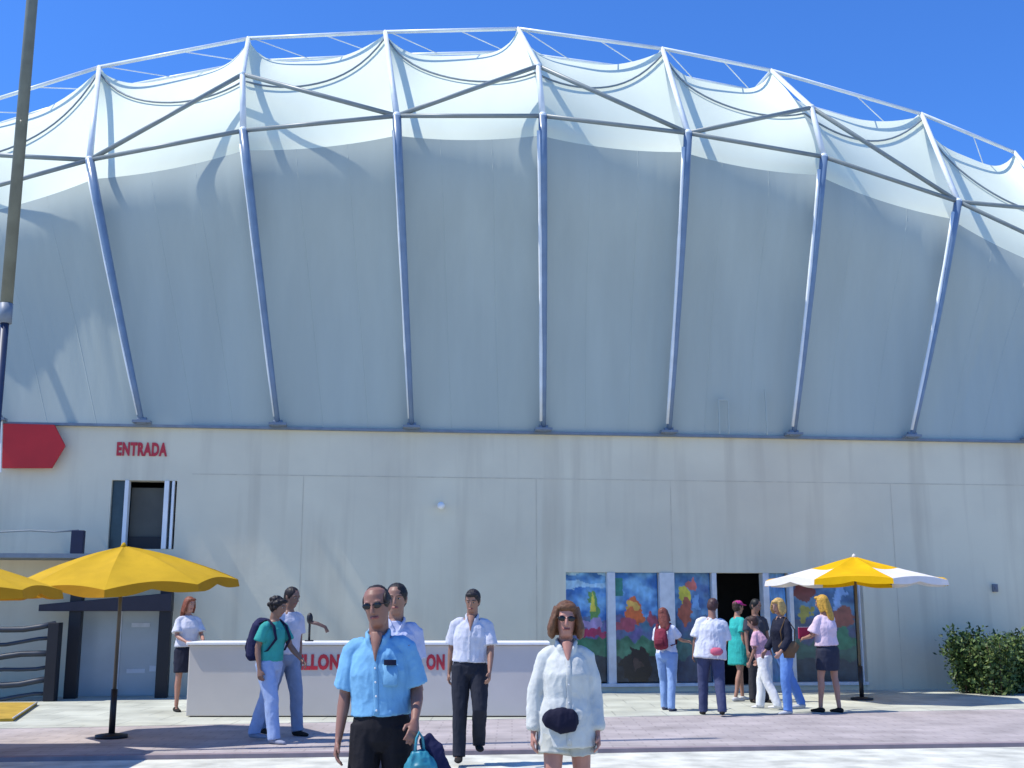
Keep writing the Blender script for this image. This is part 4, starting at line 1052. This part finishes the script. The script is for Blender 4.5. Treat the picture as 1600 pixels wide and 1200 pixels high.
person("person in magenta cap and long teal shirt in front of the dark doorway", place(1151, 21.4), 1.74, 118, (.36, .19, .13), dict(col=(.03, .36, .33), hem=.60, loose=.03, flare=.02, sleeve=.8, sr=.078), dict(kind='shorts', col=(.03, .30, .28), loose=.01, len=.5),
       dict(style='short', col=(.05, .03, .02)), cap=(.48, .04, .22), fem=True, legs=((-8, -16, 1), (16, 4, 1)), lean=(3, 2), arms=((-8, 6, 12, 0), (22, 8, 52, 2)), shoes=(.5, .5, .5))
person("dark haired person in a charcoal top standing in the shade of the dark doorway", place(1180, 21.0), 1.74, 20, (.25, .13, .09), dict(col=(.045, .05, .065), hem=.94, loose=.02, sleeve=.7), dict(kind='trousers', col=(.03, .03, .036)), dict(style='short', col=(.012, .012, .012)), look=(20, 14, 0))
person("shorter person in pink and white top and white trousers beside the blonde woman", place(1191, 19.6), 1.50, 236, (.36, .19, .14), dict(col=(.60, .36, .44), hem=.93, loose=.03, sleeve=.75, sr=.075), dict(kind='trousers', col=(.74, .75, .76), loose=.022), dict(style='fringe', col=(.05, .025, .02)),
       legs=((18, 4, 2), (-12, -26, 2)), lean=(14, 4), fem=True, arms=((14, 8, 40, 0), (14, 8, 40, 0)), shoes=(.6, .6, .6))
J = person("blonde woman in black jacket and blue jeans striding near the doorway", place(1222, 18.75), 1.745, 290, (.42, .23, .16), dict(col=(.014, .016, .03), hem=.90, loose=.03, sleeve=1.85, sr=.062, name='jacket'), dict(kind='trousers', col=(.12, .24, .54), loose=.012), dict(style='bob', col=(.46, .30, .10)),
           legs=((-22, -27, 2), (10, -4, 2)), lean=(6, 3), look=(10, 8, 6), fem=True, arms=((8, 10, 40, 4), (10, 14, 50, 10)), shoes=(.45, .46, .46))
c = J['world'](J['U'](.24, -.06, .97)); sb = tag(empty("shoulder_bag", c), "brown leather shoulder bag at the side of the blonde woman", "bag")
mb = MB(); mb.loft([(c + V((-.12, 0, -.02)), .09, .03), (c + V((-.09, 0, 0)), .13, .05), (c + V((.09, 0, 0)), .13, .05), (c + V((.12, 0, -.02)), .09, .03)], (0, 0, 1), 14); mb.build("bag_body", cl_mat((.15, .09, .05)), sb, True)
mb = MB(); mb.tube([c + V((-.1, 0, .1)), J['world'](J['U'](.16, -.13, 1.25)), J['world'](J['U'](.15, 0, 1.46)), J['world'](J['U'](.18, .12, 1.25)), c + V((.1, .02, .1))], .010, 6); mb.build("strap", cl_mat((.10, .06, .03)), sb, True)
J = person("long haired blonde woman in pinkish top and dark skirt under the yellow and white umbrella", place(1290, 18.95), 1.79, 214, (.40, .21, .15), dict(col=(.66, .52, .60), hem=.97, loose=.035, sleeve=.8, sr=.09), dict(kind='skirt', col=(.03, .034, .055), hem=.60, loose=.02),
           dict(style='long', col=(.50, .28, .04)), fem=True, arms=((24, 12, 86, -20), (20, 12, 80, -16)), wide=1.04, legs=((-2, -8, 1), (9, 4, 1)), lean=(1, 3), look=(16, 4, 5))
ha, hb_ = [J['world'](J[('wr', k)] + J[('d2', k)] * .08) for k in (-1, 1)]
c = (ha + hb_) / 2; ax = (ha - hb_); ax.z = 0; ax.normalize(); fw_ = V((-ax.y, ax.x, 0))
rb = tag(empty("folder", c), "dark red folder held at waist height by the long haired blonde woman", "folder")
mb = MB(); L_ = (ha - hb_).length / 2 + .05
def fq(s, t, z): return c + ax * (s * L_) + fw_ * (t * .012) + V((0, 0, z))
mb.hexa([fq(-1, -1, -.02), fq(1, -1, -.02), fq(1, 1, -.02), fq(-1, 1, -.02), fq(-1, -1, .16), fq(1, -1, .16), fq(1, 1, .16), fq(-1, 1, .16)])
mb.build("cover", cl_mat((.34, .03, .08)), rb, bevel=.004)
mb = MB(); mb.hexa([fq(-.97, -.6, .1605), fq(.97, -.6, .1605), fq(.97, .6, .1605), fq(-.97, .6, .1605), fq(-.97, -.6, .166), fq(.97, -.6, .166), fq(.97, .6, .166), fq(-.97, .6, .166)])
mb.build("pages", M_WHITE, rb)
